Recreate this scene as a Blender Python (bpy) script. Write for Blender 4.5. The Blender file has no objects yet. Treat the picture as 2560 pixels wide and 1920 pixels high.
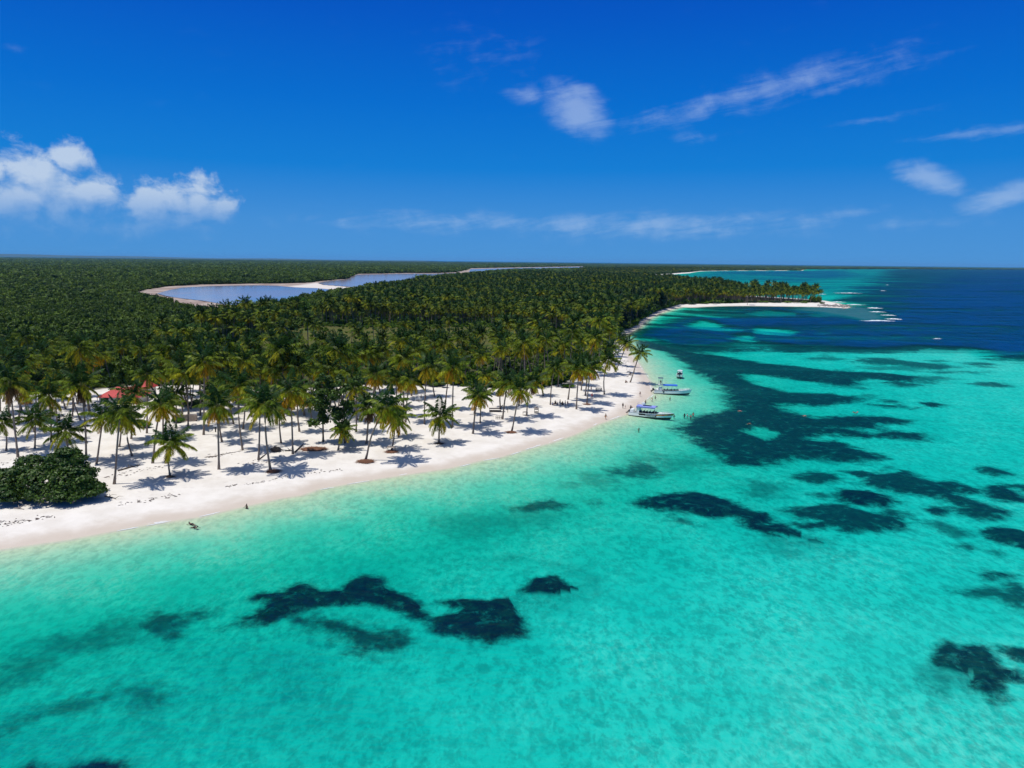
import bpy, bmesh, math, random
import numpy as np
from mathutils import Vector, Matrix, Quaternion

random.seed(7)
RNG = np.random.default_rng(11)
SC = bpy.context.scene
COL = SC.collection
R = math.radians

# ------------------------------------------------------------------ camera
CAM_H = 45.0
FPX = 1808.0                       # focal length in pixels of the 2560 wide photograph
PITCH = math.atan((960 - 653) / FPX)
ROLL = R(0.627)
_f = np.array([0, math.cos(PITCH), -math.sin(PITCH)])
_r0 = np.array([1.0, 0, 0])
_u0 = np.array([0, math.sin(PITCH), math.cos(PITCH)])
_r = math.cos(ROLL) * _r0 + math.sin(ROLL) * _u0
_u = -math.sin(ROLL) * _r0 + math.cos(ROLL) * _u0
cam_data = bpy.data.cameras.new('camera')
cam = bpy.data.objects.new('camera', cam_data)
COL.objects.link(cam)
cam.matrix_world = Matrix(((_r[0], _u[0], -_f[0], 0), (_r[1], _u[1], -_f[1], 0), (_r[2], _u[2], -_f[2], CAM_H), (0, 0, 0, 1)))
cam_data.sensor_width = 36.0
cam_data.lens = 36.0 * FPX / 2560.0
cam_data.clip_start = 0.5
cam_data.clip_end = 200000.0
SC.camera = cam

# ------------------------------------------------------------------ node helper
class NT:
    def __init__(s, tree):
        s.t = tree
        s.t.nodes.clear()
    def n(s, typ, ins=None, **props):
        nd = s.t.nodes.new(typ)
        for k, v in props.items():
            setattr(nd, k, v)
        if ins:
            for k, v in ins.items():
                s.put(nd.inputs[k], v)
        return nd
    def put(s, sock, v):
        if isinstance(v, bpy.types.NodeSocket):
            s.t.links.new(v, sock)
        elif v is not None:
            if hasattr(sock.default_value, '__len__') and len(sock.default_value) == 4 and len(v) == 3:
                v = (*v, 1.0)
            sock.default_value = v
    def m(s, op, a, b=None, c=None, clamp=False):
        nd = s.n('ShaderNodeMath', operation=op, use_clamp=clamp)
        for i, x in enumerate((a, b, c)):
            if x is not None:
                s.put(nd.inputs[i], x)
        return nd.outputs[0]
    def v(s, op, a, b=None):
        nd = s.n('ShaderNodeVectorMath', operation=op)
        s.put(nd.inputs[0], a)
        if b is not None:
            s.put(nd.inputs[3 if op == 'SCALE' else 1], b)
        return nd.outputs['Value'] if op in ('LENGTH', 'DOT_PRODUCT', 'DISTANCE') else nd.outputs[0]
    def mix(s, f, a, b, mode='MIX'):
        nd = s.n('ShaderNodeMixRGB', blend_type=mode)
        for i, x in enumerate((f, a, b)):
            s.put(nd.inputs[i], x)
        return nd.outputs[0]
    def sm(s, x, lo, hi, a=0.0, b=1.0):
        nd = s.n('ShaderNodeMapRange', interpolation_type='SMOOTHSTEP')
        for i, y in enumerate((x, lo, hi, a, b)):
            s.put(nd.inputs[i], y)
        return nd.outputs[0]
    def noise(s, vec, scale, detail=3.0, rough=0.55, dist=0.0):
        nd = s.n('ShaderNodeTexNoise')
        s.put(nd.inputs['Vector'], vec)
        nd.inputs['Scale'].default_value = scale
        nd.inputs['Detail'].default_value = detail
        nd.inputs['Roughness'].default_value = rough
        nd.inputs['Distortion'].default_value = dist
        return nd.outputs['Fac']
    def attr(s, name):
        nd = s.n('ShaderNodeAttribute', attribute_name=name)
        return nd.outputs['Fac']
    def xyz(s, x, y, z):
        nd = s.n('ShaderNodeCombineXYZ')
        for i, q in enumerate((x, y, z)):
            s.put(nd.inputs[i], q)
        return nd.outputs[0]
    def sep(s, v):
        nd = s.n('ShaderNodeSeparateXYZ')
        s.put(nd.inputs[0], v)
        return nd.outputs

def px_dir(px, py):
    return _f + ((px - 1280) / FPX) * _r - ((py - 960) / FPX) * _u

# ------------------------------------------------------------------ sun and sky
SUN_EL, SUN_TO = R(71), (-0.985, -0.17)     # elevation and the compass side the sun stands on
sun_vec = Vector((SUN_TO[0] * math.cos(SUN_EL), SUN_TO[1] * math.cos(SUN_EL), math.sin(SUN_EL)))
sl = bpy.data.lights.new('sun', 'SUN')
sl.energy = 4.3
sl.angle = R(0.53)
sl.color = (1.0, 0.955, 0.88)
sun = bpy.data.objects.new('sun', sl)
COL.objects.link(sun)
sun.rotation_euler = sun_vec.to_track_quat('Z', 'Y').to_euler()
sun.location = (0, 0, 300)

world = bpy.data.worlds.new('World')
SC.world = world
world.use_nodes = True
w = NT(world.node_tree)
sky = w.n('ShaderNodeTexSky', sky_type='NISHITA', sun_disc=False)
sky.sun_elevation = SUN_EL
sky.sun_rotation = math.atan2(SUN_TO[0], SUN_TO[1])
sky.air_density = 1.0
sky.dust_density = 0.3
sky.ozone_density = 3.0
tc = w.n('ShaderNodeTexCoord').outputs['Generated']
dx, dy, dz = w.sep(tc)
el = w.m('ARCSINE', dz)
az = w.m('ARCTAN2', dx, dy)
# the deep polarised blue of the photograph's sky: a tint of the Nishita sky by height
rmp = w.n('ShaderNodeValToRGB')
w.put(rmp.inputs[0], w.m('DIVIDE', el, 1.0, clamp=True))
cr = rmp.color_ramp
SKY_STOPS = [(0.0, (0.072, 0.300, 0.680)), (0.05, (0.055, 0.275, 0.68)), (0.12, (0.004, 0.205, 0.66)),
             (0.20, (0.000, 0.152, 0.620)), (0.30, (0.000, 0.096, 0.550)), (0.37, (0.000, 0.068, 0.485)), (0.55, (0.03, 0.10, 0.42)), (1.0, (0.20, 0.29, 0.46))]
while len(cr.elements) < len(SKY_STOPS):
    cr.elements.new(0.5)
for e, (p, c) in zip(cr.elements, SKY_STOPS):
    e.position = p
    e.color = (*c, 1)
skyc = w.mix(0.985, w.v('SCALE', sky.outputs[0], 0.075), rmp.outputs[0])

def azel(px, py):
    d = px_dir(px, py)
    d = d / np.linalg.norm(d)
    return math.atan2(d[0], d[1]), math.asin(d[2])

def blob_field(vec2, blobs):
    x, y, _ = w.sep(vec2)
    out = None
    for b in blobs:
        cx, cy, rx, ry, wt, sl_ = b
        a, e = azel(cx, cy)
        ux = w.m('SUBTRACT', x, a)
        uy = w.m('SUBTRACT', y, e)
        if sl_:
            uy = w.m('SUBTRACT', uy, w.m('MULTIPLY', ux, sl_))
        q = w.v('LENGTH', w.xyz(w.m('MULTIPLY', ux, FPX / (rx * 1.25)), w.m('MULTIPLY', uy, FPX / (ry * 1.25)), 0))
        g = w.m('MULTIPLY', w.m('SUBTRACT', 1.0, q), wt)
        out = g if out is None else w.m('MAXIMUM', out, g)
    return out

CUM = [(a_, b_ + 16, c_, d_, e_, f_) for a_, b_, c_, d_, e_, f_ in [(177, 381, 45, 36, 1, 0), (92, 425, 62, 58, 1, 0), (133, 458, 100, 56, 1, 0), (60, 474, 90, 46, 1, 0), (206, 470, 80, 48, 1, 0),
       (262, 480, 38, 36, .9, 0), (322, 500, 48, 16, .7, 0), (389, 494, 48, 46, 1, 0), (443, 492, 54, 50, 1, 0), (497, 492, 56, 50, 1, 0),
       (556, 503, 42, 30, 1, .3), (415, 528, 120, 42, .8, 0), (316, 552, 100, 28, .6, 0), (10, 495, 60, 38, .9, 0), (60, 528, 140, 36, .6, 0), (-5, 424, 25, 40, .6, 0)]]
CIR = [(1444, 275, 92, 66, 1.1, -.35), (1900, 228, 360, 46, .62, .2), (2130, 205, 220, 24, .45, .2), (1212, 138, 170, 75, .30, .1), (1308, 236, 80, 28, .6, 0),
       (2330, 446, 80, 34, 1.1, -.25), (2515, 492, 100, 34, .8, .2), (2467, 328, 160, 16, .6, .05), (1635, 566, 460, 44, .62, .02), (2200, 562, 260, 34, .35, .05),
       (1150, 556, 520, 38, .55, 0), (2140, 530, 160, 20, .4, .05), (1750, 340, 200, 18, .35, .1), (2180, 300, 130, 14, .4, .12), (30, 118, 30, 12, .3, 0), (1280, 550, 5, 5, 0, 0)]
p2 = w.xyz(az, el, 0)
cvec = w.xyz(w.m('MULTIPLY', az, 27.0), w.m('MULTIPLY', el, 34.0), 0)
def fb(v):
    return w.noise(v, 1.0, 6.0, 0.62, 0.25)
f1 = fb(cvec)
f2 = fb(w.v('ADD', cvec, (-0.22, 0.35, 0)))
relief = w.m('MULTIPLY', w.m('SUBTRACT', f1, f2), 1.7)
b1 = blob_field(p2, CUM)
den = w.m('ADD', b1, w.m('MULTIPLY', w.m('SUBTRACT', f1, 0.52), 2.1))
ca = w.sm(den, -0.05, 0.60)
b2 = blob_field(w.v('ADD', p2, (-0.012, 0.016, 0)), CUM)
lit = w.m('ADD', w.m('ADD', 0.62, relief), w.m('MULTIPLY', w.m('SUBTRACT', b1, b2), 0.9), clamp=True)
ccol = w.mix(lit, (0.15, 0.34, 0.68), (0.58, 0.69, 0.83))
ca = w.m('MULTIPLY', w.m('MULTIPLY', ca, w.sm(el, 0.028, 0.090, 0.12, 0.93)), 0.88)
svec = w.xyz(w.m('ADD', w.m('MULTIPLY', az, 9.0), w.m('MULTIPLY', el, 8.0)), w.m('MULTIPLY', w.m('SUBTRACT', el, w.m('MULTIPLY', az, 0.17)), 62.0), 3.0)
s1 = w.noise(svec, 1.0, 7.0, 0.66, 0.4)
s3 = w.noise(w.xyz(w.m('MULTIPLY', az, 20.0), w.m('MULTIPLY', el, 26.0), 7.0), 1.0, 5.0, 0.6, 0.3)
b3 = blob_field(p2, CIR)
sa = w.sm(w.m('ADD', b3, w.m('ADD', w.m('MULTIPLY', w.m('SUBTRACT', s1, 0.5), 1.0), w.m('MULTIPLY', w.m('SUBTRACT', s3, 0.5), 1.1))), 0.12, 0.95)
sa = w.m('MULTIPLY', sa, w.sm(b3, -0.12, 0.45, 0.0, 0.42))
col = w.mix(sa, skyc, (0.52, 0.66, 0.86))
col = w.mix(ca, col, ccol)
bg = w.n('ShaderNodeBackground', {'Color': col, 'Strength': 1.0})
w.t.links.new(bg.outputs[0], w.n('ShaderNodeOutputWorld').inputs[0])

vs = SC.view_settings
vs.view_transform = 'Standard'
vs.look = 'None'
vs.exposure = 0.0
vs.gamma = 1.0
vs.use_curve_mapping = False
SC.cycles.max_bounces = 6
SC.cycles.diffuse_bounces = 3
SC.cycles.transparent_max_bounces = 12
SC.cycles.transmission_bounces = 3
SC.cycles.caustics_reflective = False
SC.cycles.caustics_refractive = False
SC.cycles.use_denoising = True
SC.cycles.denoiser = 'OPENIMAGEDENOISE'
SC.cycles.denoising_input_passes = 'RGB_ALBEDO_NORMAL'
SC.cycles.sample_clamp_direct = 6.0
SC.cycles.sample_clamp_indirect = 3.0

# ------------------------------------------------------------------ projection of photograph pixels on the ground
def G(px, py, z=0.0):
    d = px_dir(px, py)
    t = (z - CAM_H) / min(d[2], -1e-4)
    return np.array([d[0] * t, d[1] * t])

def poly(pts, z=0.0):
    return np.array([G(x, y, z) for x, y in pts])

def seg_dist(P, A, closed):
    """distance of every point of P to the polyline A"""
    P = P.astype(np.float64)
    out = np.full(len(P), 1e18)
    n = len(A)
    for i in range(n if closed else n - 1):
        a, b = A[i], A[(i + 1) % n]
        ab = b - a
        L = max(ab @ ab, 1e-9)
        t = np.clip(((P[:, 0] - a[0]) * ab[0] + (P[:, 1] - a[1]) * ab[1]) / L, 0, 1)
        ex = P[:, 0] - a[0] - t * ab[0]
        ey = P[:, 1] - a[1] - t * ab[1]
        out = np.minimum(out, ex * ex + ey * ey)
    return np.sqrt(out)

def inside(P, A):
    x, y = P[:, 0], P[:, 1]
    c = np.zeros(len(P), bool)
    n = len(A)
    for i in range(n):
        x0, y0 = A[i]
        x1, y1 = A[(i + 1) % n]
        if y0 == y1:
            continue
        k = (y0 > y) != (y1 > y)
        c ^= k & (x < (x1 - x0) * (y - y0) / (y1 - y0) + x0)
    return c

def sdf(P, A):
    """signed distance, positive inside; only near the polygon's box, -1e6 elsewhere"""
    lo, hi = A.min(0), A.max(0)
    mg = 0.35 * (hi - lo).max() + 20
    k = (P[:, 0] > lo[0] - mg) & (P[:, 0] < hi[0] + mg) & (P[:, 1] > lo[1] - mg) & (P[:, 1] < hi[1] + mg)
    out = np.full(len(P), -1e6)
    Q = P[k]
    if len(Q):
        d = seg_dist(Q, A, True)
        out[k] = np.where(inside(Q, A), d, -d)
    return out

# shoreline, left to right round the bay, the point, the far bay and the far coast
FAR = [(40000., 11500.), (40000., 26000.), (5000., 24000.), (-6000., 19000.), (-40000., 21000.), (-40000., -3000.), (-700., -60.)]
SHORE_PX = [(-250, 1432), (0, 1373), (174, 1348), (370, 1311), (498, 1292), (619, 1264), (700, 1246), (752, 1238), (798, 1222), (914, 1202), (1030, 1184), (1120, 1171),
            (1145, 1165), (1205, 1150), (1250, 1143), (1272, 1136), (1320, 1121), (1376, 1107), (1434, 1087), (1492, 1061), (1550, 1041), (1572, 1034), (1588, 1019), (1605, 1006), (1616, 998),
            (1628, 985), (1630, 974), (1624, 955), (1612, 936), (1602, 917), (1592, 903), (1580, 889), (1570, 877), (1562, 862), (1556, 848), (1564, 838), (1575, 831),
            (1598, 819), (1610, 806), (1623, 797), (1645, 785), (1674, 775), (1702, 768), (1731, 769), (1789, 766), (1862, 765), (1934, 766), (2006, 767), (2060, 768),
            (2118, 771), (2126, 768), (2097, 759), (2064, 752), (2006, 747), (1934, 743), (1862, 739), (1750, 716), (1640, 703), (1570, 699), (1546, 696), (1551, 694.5),
            (1600, 691), (1645, 688.8), (1724, 683), (1745, 679), (1760, 678), (1825, 677), (1934, 676.8), (2006, 676.8), (2011, 674), (2014, 673), (2165, 672.6), (2278, 672.8), (2560, 674), (3000, 677)]
SHORE = np.vstack([poly(SHORE_PX), np.array(FAR)])
VEG_PX = [(-250, 1000), (0, 990), (120, 985), (200, 982), (240, 976), (300, 971), (330, 966), (420, 968), (520, 964), (580, 968), (640, 976), (760, 974), (860, 970), (960, 964), (1040, 966), (1130, 964),
          (1200, 971), (1330, 974), (1380, 968), (1420, 958), (1450, 948), (1480, 936), (1500, 920), (1515, 902), (1528, 884), (1533, 866), (1537, 850), (1543, 834),
          (1556, 826), (1585, 815), (1600, 800), (1620, 788), (1645, 777), (1668, 769), (1700, 761), (1790, 759), (1870, 757.5), (1934, 757), (2000, 757), (2060, 756),
          (2060, 753), (2006, 748.5), (1934, 744.5), (1862, 740.5), (1750, 717.5), (1630, 703.5), (1560, 698), (1530, 694), (1540, 690.5), (1600, 688), (1645, 686), (1724, 680.5),
          (1750, 677.2), (1825, 676.2), (1934, 676), (2003, 676.2), (2008, 674.0), (2014, 672.9), (2165, 672.52), (2278, 672.72), (2560, 673.93), (3000, 676.93)]
VEG = np.vstack([poly(VEG_PX, 1.3), np.array(FAR[:-1]), [[-700., 150.]]])

# lagoon behind the trees
MUD = poly([(325, 736), (362, 725), (416, 717), (506, 712), (615, 710), (723, 709), (777, 707), (810, 702), (863, 698), (891, 685), (944, 684.5), (1005, 683), (1086, 683), (1139, 681), (1174, 671),
            (1270, 669), (1392, 667), (1480, 665.5), (1460, 673), (1270, 678), (1150, 692), (1060, 702), (960, 716), (880, 730), (800, 742), (700, 766), (600, 785), (524, 786), (470, 778), (434, 766), (398, 756), (344, 746)], 1.0)
LAG1 = poly([(392, 735), (420, 727), (455, 720), (524, 716), (633, 714), (690, 715), (735, 719), (790, 721), (840, 726), (800, 738), (740, 752), (640, 768), (560, 762), (506, 753), (452, 747), (415, 741)], 1.0)
LAG2 = poly([(795, 708), (815, 704), (863, 699.5), (893, 687), (944, 686), (1005, 684.5), (1086, 684.5), (1139, 682.5), (1140, 690), (1046, 700), (960, 714), (900, 720), (855, 716), (810, 713)], 1.0)
LAG3 = poly([(1172, 681.5), (1176, 673), (1270, 670.5), (1392, 668.3), (1478, 666.5), (1460, 672), (1270, 676.5), (1230, 679)], 1.0)
BAR = poly([(722, 717), (760, 712), (790, 707), (815, 712), (860, 717), (905, 720), (870, 728), (800, 722), (745, 721)], 1.0)

# dark sea grass and coral on the sea bed: (points, softness in metres, strength)
def zA(p): return [(x / 1.728, 1200 + y / 1.728) for x, y in p]
def zB(p): return [(1280 + x / 1.728, 1100 + y / 1.728) for x, y in p]
def zC(p): return [(1500 + x / 2.765, 620 + y / 2.765) for x, y in p]
def zD(p): return [(2000 + x / 3.95, 640 + y / 3.95) for x, y in p]
def zF(p): return [(x * 1.1573, y * 1.1573) for x, y in p]
REEFS = [
 (zA([(950,655),(1060,615),(1130,585),(1165,545),(1095,532),(1110,515),(1230,505),(1280,475),(1330,468),(1385,495),(1480,490),(1510,455),(1580,435),(1650,443),(1680,485),(1790,522),(1815,545),(1812,575),(1870,592),(1900,600),(1880,608),(1800,592),(1740,567),(1600,545),(1450,540),(1350,560),(1240,602),(1200,628),(1080,634)]), 1.0, 1),
 (zA([(1240,602),(1330,610),(1450,622),(1560,638),(1600,668),(1700,672),(1750,700),(1720,715),(1640,728),(1560,725),(1480,688),(1420,658),(1320,634)]), 1.6, .9),
 (zF([(930,1338),(985,1325),(958,1302),(1000,1295),(1060,1298),(1097,1292),(1114,1310),(1132,1355),(1128,1370),(1080,1370),(1060,1388),(1040,1376),(985,1370),(936,1362)]), 1.0, 1),
 (zA([(632,642),(680,602),(780,592),(850,577),(915,592),(875,615),(812,622),(782,665),(745,695),(660,672)]), 1.6, .85),
 (zA([(0,880),(120,800),(250,740),(400,700),(540,652),(575,680),(450,722),(300,772),(150,850),(20,905)]), 3.0, .55),
 (zA([(-60,1110),(10,1080),(100,1030),(200,998),(380,950),(560,905),(640,922),(660,960),(612,985),(588,950),(540,932),(400,978),(200,1032),(60,1085)]), 1.8, .68),
 (zA([(110,1244),(150,1222),(190,1250),(180,1300),(100,1300)]), 1.0, 1), (zA([(340,1246),(420,1228),(505,1238),(520,1290),(350,1290)]), 1.0, 1),
 (zB([(36,656),(88,600),(190,598),(240,632),(288,635),(250,656),(180,667),(120,674)]), 1.0, 1),
 (zB([(0,690),(60,680),(200,668),(300,640),(340,600),(300,560),(330,600),(320,660),(150,720),(0,730)]), 2.5, .25),
 (zB([(-130,530),(-60,518),(40,515),(160,530),(260,556),(150,542),(40,528),(-60,532)]), 1.2, .3),
 (zB([(1828,962),(1850,900),(1890,882),(1930,918),(1970,906),(2040,908),(2092,960),(2112,1002),(2182,1008),(2195,1040),(2130,1046),(2072,1040),(2082,1100),(2104,1132),(2070,1142),(2026,1110),(1945,1070),(1990,1032),(1900,1022),(1838,1002)]), 1.0, .97),
 (zB([(1800,1045),(1850,1010),(1990,1020),(2010,1060),(1960,1100),(1840,1095)]), 2.0, .5),
 (zB([(2118,930),(2160,908),(2215,920),(2260,950),(2240,975),(2160,955)]), 1.0, .95),
 (zB([(1930,662),(1990,648),(2080,650),(2120,660),(2150,625),(2200,640),(2250,700),(2215,738),(2130,722),(2060,692),(1980,687)]), 1.5, .85),
 (zB([(2003,590),(2080,576),(2142,590),(2120,608),(2040,606)]), 1.2, .95),
 (zB([(2040,400),(2120,388),(2215,400),(2270,440),(2212,478),(2140,466),(2090,440)]), 1.2, .97),
 (zB([(1786,306),(1830,297),(1878,314),(1840,329)]), 1.2, .95), (zB([(1740,348),(1850,362),(1955,410),(1920,416),(1800,376)]), 1.5, .7),
 (zB([(1930,462),(1970,460),(2010,475),(1975,482)]), 1.2, .8), (zB([(2050,490),(2100,485),(2140,505),(2100,515)]), 1.2, .75),
 (zB([(540,286),(600,260),(660,245),(780,235),(880,250),(960,270),(992,300),(1100,318),(1112,345),(1080,366),(1170,366),(1232,400),(1252,425),(1190,421),(1080,401),(1008,371),(958,331),(820,326),(680,311),(600,302)]), 1.6, 1),
 (zB([(676,326),(740,342),(804,370),(720,364)]), 1.5, .8), (zB([(1260,430),(1310,425),(1345,442),(1320,455)]), 1.5, .85),
 (zB([(1060,415),(1300,425),(1350,445),(1335,482),(1150,475)]), 4, .4),
 (zB([(1170,305),(1260,288),(1370,278),(1450,283),(1490,298),(1560,318),(1680,338),(1705,376),(1600,397),(1460,402),(1388,372),(1238,380),(1228,360),(1330,352),(1220,327)]), 1.8, .95),
 (zB([(1560,310),(1640,308),(1745,325),(1700,333)]), 1.5, .9),
 (zB([(1386,236),(1430,214),(1540,218),(1622,244),(1668,270),(1620,292),(1500,287),(1420,267)]), 1.6, 1),
 (zB([(1280,236),(1330,230),(1375,240),(1330,248)]), 1.5, .8),
 (zB([(1438,136),(1510,133),(1580,150),(1700,138),(1760,168),(1820,188),(1890,188),(2042,225),(2000,237),(1880,217),(1900,240),(1980,263),(2060,288),(2148,320),(2120,347),(2020,342),(1908,307),(1948,292),(1880,267),(1780,237),(1670,227),(1580,212),(1498,192),(1520,167)]), 1.8, .95),
 (zB([(2052,216),(2090,203),(2150,224),(2192,250),(2205,272),(2110,264),(2056,246)]), 1.6, .97), (zB([(2105,195),(2212,203),(2300,222),(2212,224),(2150,212)]), 1.6, .9),
 (zB([(1998,131),(2050,120),(2130,138),(2172,160),(2110,164),(2040,147)]), 1.8, .95),
 (zB([(1200,160),(1245,158),(1320,138),(1392,148),(1404,170),(1320,180),(1240,172)]), 1.8, .92),
 (zB([(965,216),(1060,188),(1155,193),(1132,227),(1050,248)]), 3.5, .55),
 (zB([(780,138),(830,125),(900,135),(860,148)]), 2.5, .4), (zB([(1580,118),(1610,115),(1630,125),(1600,130)]), 2, .7),
 (zB([(-20,318),(100,298),(180,288),(275,293),(232,320),(100,328),(0,330)]), 1.8, .85), (zB([(308,280),(370,273),(384,290),(330,294)]), 1.5, .85),
 (zB([(-260,370),(-100,345),(60,330),(200,340),(60,380),(-120,400)]), 5, .35),
 (zB([(436,166),(500,138),(580,118),(625,140),(602,162),(520,178)]), 2.6, .8), (zB([(265,216),(350,178),(435,188),(380,218)]), 3.5, .42),
 (zB([(560,105),(700,85),(860,95),(800,125),(640,130)]), 6, .45),
 (zC([(190,620),(330,705),(480,735),(600,815),(700,895),(800,955),(870,1030),(920,1110),(880,1150),(720,1180),(600,1240),(545,1290),(650,1350),(780,1440),(900,1500),(1000,1507),(1100,1502),(1300,1472),(1500,1452),(1700,1462),(1850,1467),(1915,1440),(1800,1400),(1650,1350),(1450,1330),(1500,1290),(1700,1290),(1900,1312),(1970,1312),(2100,1322),(2215,1328),(2215,1288),(2000,1268),(1880,1288),(1700,1248),(1400,1240),(1500,1238),(1900,1242),(2115,1200),(2000,1170),(1700,1163),(1500,1188),(1380,1160),(1270,1140),(1205,1100),(1240,1088),(1350,1092),(1550,1082),(1800,1056),(1805,1040),(1600,1010),(1300,1000),(1080,950),(985,905),(980,878),(1100,878),(1300,900),(1500,928),(1700,962),(1785,940),(1700,920),(1900,905),(2150,932),(2215,905),(2000,876),(1600,855),(1400,826),(1100,796),(870,758),(600,730),(420,690),(200,600)]), 3.0, .97),
 (zD([(520,1052),(640,1018),(900,1028),(1200,1068),(1450,1108),(1505,1116),(1300,1138),(1000,1092),(700,1078)]), 5, .85), (zD([(700,1120),(900,1105),(1300,1125),(1100,1145)]), 5, .6),
 (zD([(380,1148),(800,1178),(1210,1214),(1190,1252),(1050,1242),(900,1205),(500,1195)]), 6, .75), (zD([(240,1265),(500,1250),(570,1270),(450,1300)]), 5, .7),
 (zD([(885,1266),(1000,1260),(1145,1290),(1000,1293)]), 3, .9), (zD([(1765,1290),(1900,1276),(2025,1305),(1880,1310)]), 3, .85),
 (zD([(1230,1215),(1300,1205),(1420,1225),(1350,1235)]), 4, .7), (zD([(100,1020),(300,1005),(450,1025),(300,1035)]), 5, .7),
 (zD([(1270,1050),(1440,1045),(1450,1058),(1350,1066)]), 4, .8), (zD([(1660,1075),(1840,1083),(1770,1104)]), 5, .8), (zD([(1310,1162),(1450,1157),(1380,1175)]), 4, .8),
 (zD([(1520,1154),(1700,1158),(1840,1166),(1700,1172)]), 4, .7), (zD([(540,1290),(600,1288),(640,1302),(580,1310)]), 3, .7), (zD([(600,1375),(660,1370),(720,1380),(650,1392)]), 3, .6),
 (zD([(815,1436),(900,1428),(955,1448),(880,1454)]), 2.5, .92), (zD([(715,1465),(900,1478),(1185,1495),(1050,1505),(860,1497)]), 2.5, .95),
 (zD([(1226,1460),(1300,1453),(1395,1476),(1290,1493)]), 2.2, .97),
 (zD([(1800,1040),(2000,1010),(2300,1040),(2400,1080),(2050,1060)]), 7, .8),
 (zD([(1200,940),(1700,955),(2000,975),(1600,985),(1300,965)]), 9, .5),
]
DEEP_PX = zC([(205,600),(300,565),(400,522),(480,490),(620,478),(830,490),(700,460),(640,428),(720,412),(900,404),(1400,406),(1700,425)]) + \
    [(2130,772),(2128,765),(2100,757),(2065,750),(2110,742),(2150,722),(2200,690),(2215,676),(2300,672.4),(2560,673.2),(3300,676.5),(3300,940)] + \
    [(2560,912),(2456,905),(2430,884),(2304,879),(2202,886),(2126,882),(2050,879),(1990,880)] + zC([(1260,698),(1000,678),(950,690),(870,698),(600,724),(420,690),(210,640)])
HOLES = [
 (zC([(585,556),(700,512),(800,525),(840,555),(980,577),(800,577)]), .95), (zC([(1050,592),(1100,568),(1250,580),(1365,602),(1300,617),(1150,607)]), .97),
 (zC([(865,632),(1000,608),(1070,620),(1040,652),(950,642)]), .85), (zC([(995,458),(1150,438),(1360,455),(1345,482),(1100,477)]), .6),
 (zC([(205,650),(300,650),(365,666),(300,672)]), .6), (zC([(1400,470),(1550,455),(1680,470),(1500,490)]), .4), (zC([(1450,605),(1550,598),(1620,606),(1520,614)]), .4),
 (zC([(975,1292),(1100,1262),(1245,1290),(1205,1332),(1140,1347),(1050,1312)]), .9), (zC([(1390,1325),(1480,1310),(1600,1330),(1500,1345)]), .5)]
SEABED_Z = -2.5
REEF_P = [(poly(p, SEABED_Z), s, k) for p, s, k in REEFS]
DEEP_P = poly(DEEP_PX, -3.0)
HOLE_P = [(poly(p, -2.8), k) for p, k in HOLES]
FLAT_P = poly(zD([(-120,520),(280,500),(480,520),(560,500),(700,520),(820,560),(900,610),(800,640),(600,640),(420,600),(200,560),(0,545)]), -0.6)
BAY_P = poly([(1546,696),(1645,690),(1724,684),(1760,679),(2006,678),(2120,676),(2180,690),(2160,705),(2130,722),(2100,740),(2060,750),(1934,744),(1862,740),(1750,718),(1640,705),(1570,700)], -3.0)

_sh_line = SHORE
def shore_sd(P):
    d = seg_dist(P, _sh_line, True)
    return np.where(inside(P, _sh_line), d, -d)

PROF_X = np.array([0, 4, 8, 15, 25, 40, 60, 90, 130, 200, 400, 900, 3000, 20000.])
PROF_D = np.array([0, .18, .38, .78, 1.40, 2.20, 2.65, 2.30, 1.75, 1.30, 1.30, 2.4, 5, 9.])
def land_z(P, sd):
    lz = 1.4 * (1 - np.exp(-np.maximum(sd, 0) / 15.0))
    und = 0.10 * np.sin(P[:, 0] * .11 + 1.3 * np.sin(P[:, 1] * .05)) * np.sin(P[:, 1] * .083 + .7) * np.clip(sd / 25, 0, 1)
    return lz + und

def seabed(P, sd):
    d = np.interp(-sd, PROF_X, PROF_D)
    return d

def height(P):
    P = np.atleast_2d(P)
    sd = shore_sd(P)
    return np.where(sd > 0, land_z(P, sd), -np.minimum(seabed(P, sd), 3.0))

def ground(px, py, floor=-9.0):
    z = 0.6
    for _ in range(6):
        p = G(px, py, z)
        z = max(float(height(p[None])[0]), floor)
    return Vector((p[0], p[1], z))

# ------------------------------------------------------------------ object helpers
def tag(o, label=None, cat=None, group=None, kind=None):
    if label: o['label'] = label
    if cat: o['category'] = cat
    if group: o['group'] = group
    if kind: o['kind'] = kind
    return o

def empty(name, loc, rz=0.0, label=None, cat=None, group=None):
    o = bpy.data.objects.new(name, None)
    o.empty_display_size = 0.3
    o.location = loc
    o.rotation_euler = (0, 0, rz)
    COL.objects.link(o)
    return tag(o, label, cat, group)

def add(name, mesh, parent=None, loc=None, rot=None, scale=None):
    o = bpy.data.objects.new(name, mesh)
    if parent is not None: o.parent = parent
    if loc is not None: o.location = loc
    if rot is not None: o.rotation_euler = rot
    if scale is not None: o.scale = scale if hasattr(scale, '__len__') else (scale,) * 3
    COL.objects.link(o)
    return o

def copy_tree(o, parent=None):
    c = o.copy()
    COL.objects.link(c)
    c.parent = parent
    for ch in list(o.children):
        copy_tree(ch, c)
    return c

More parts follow.
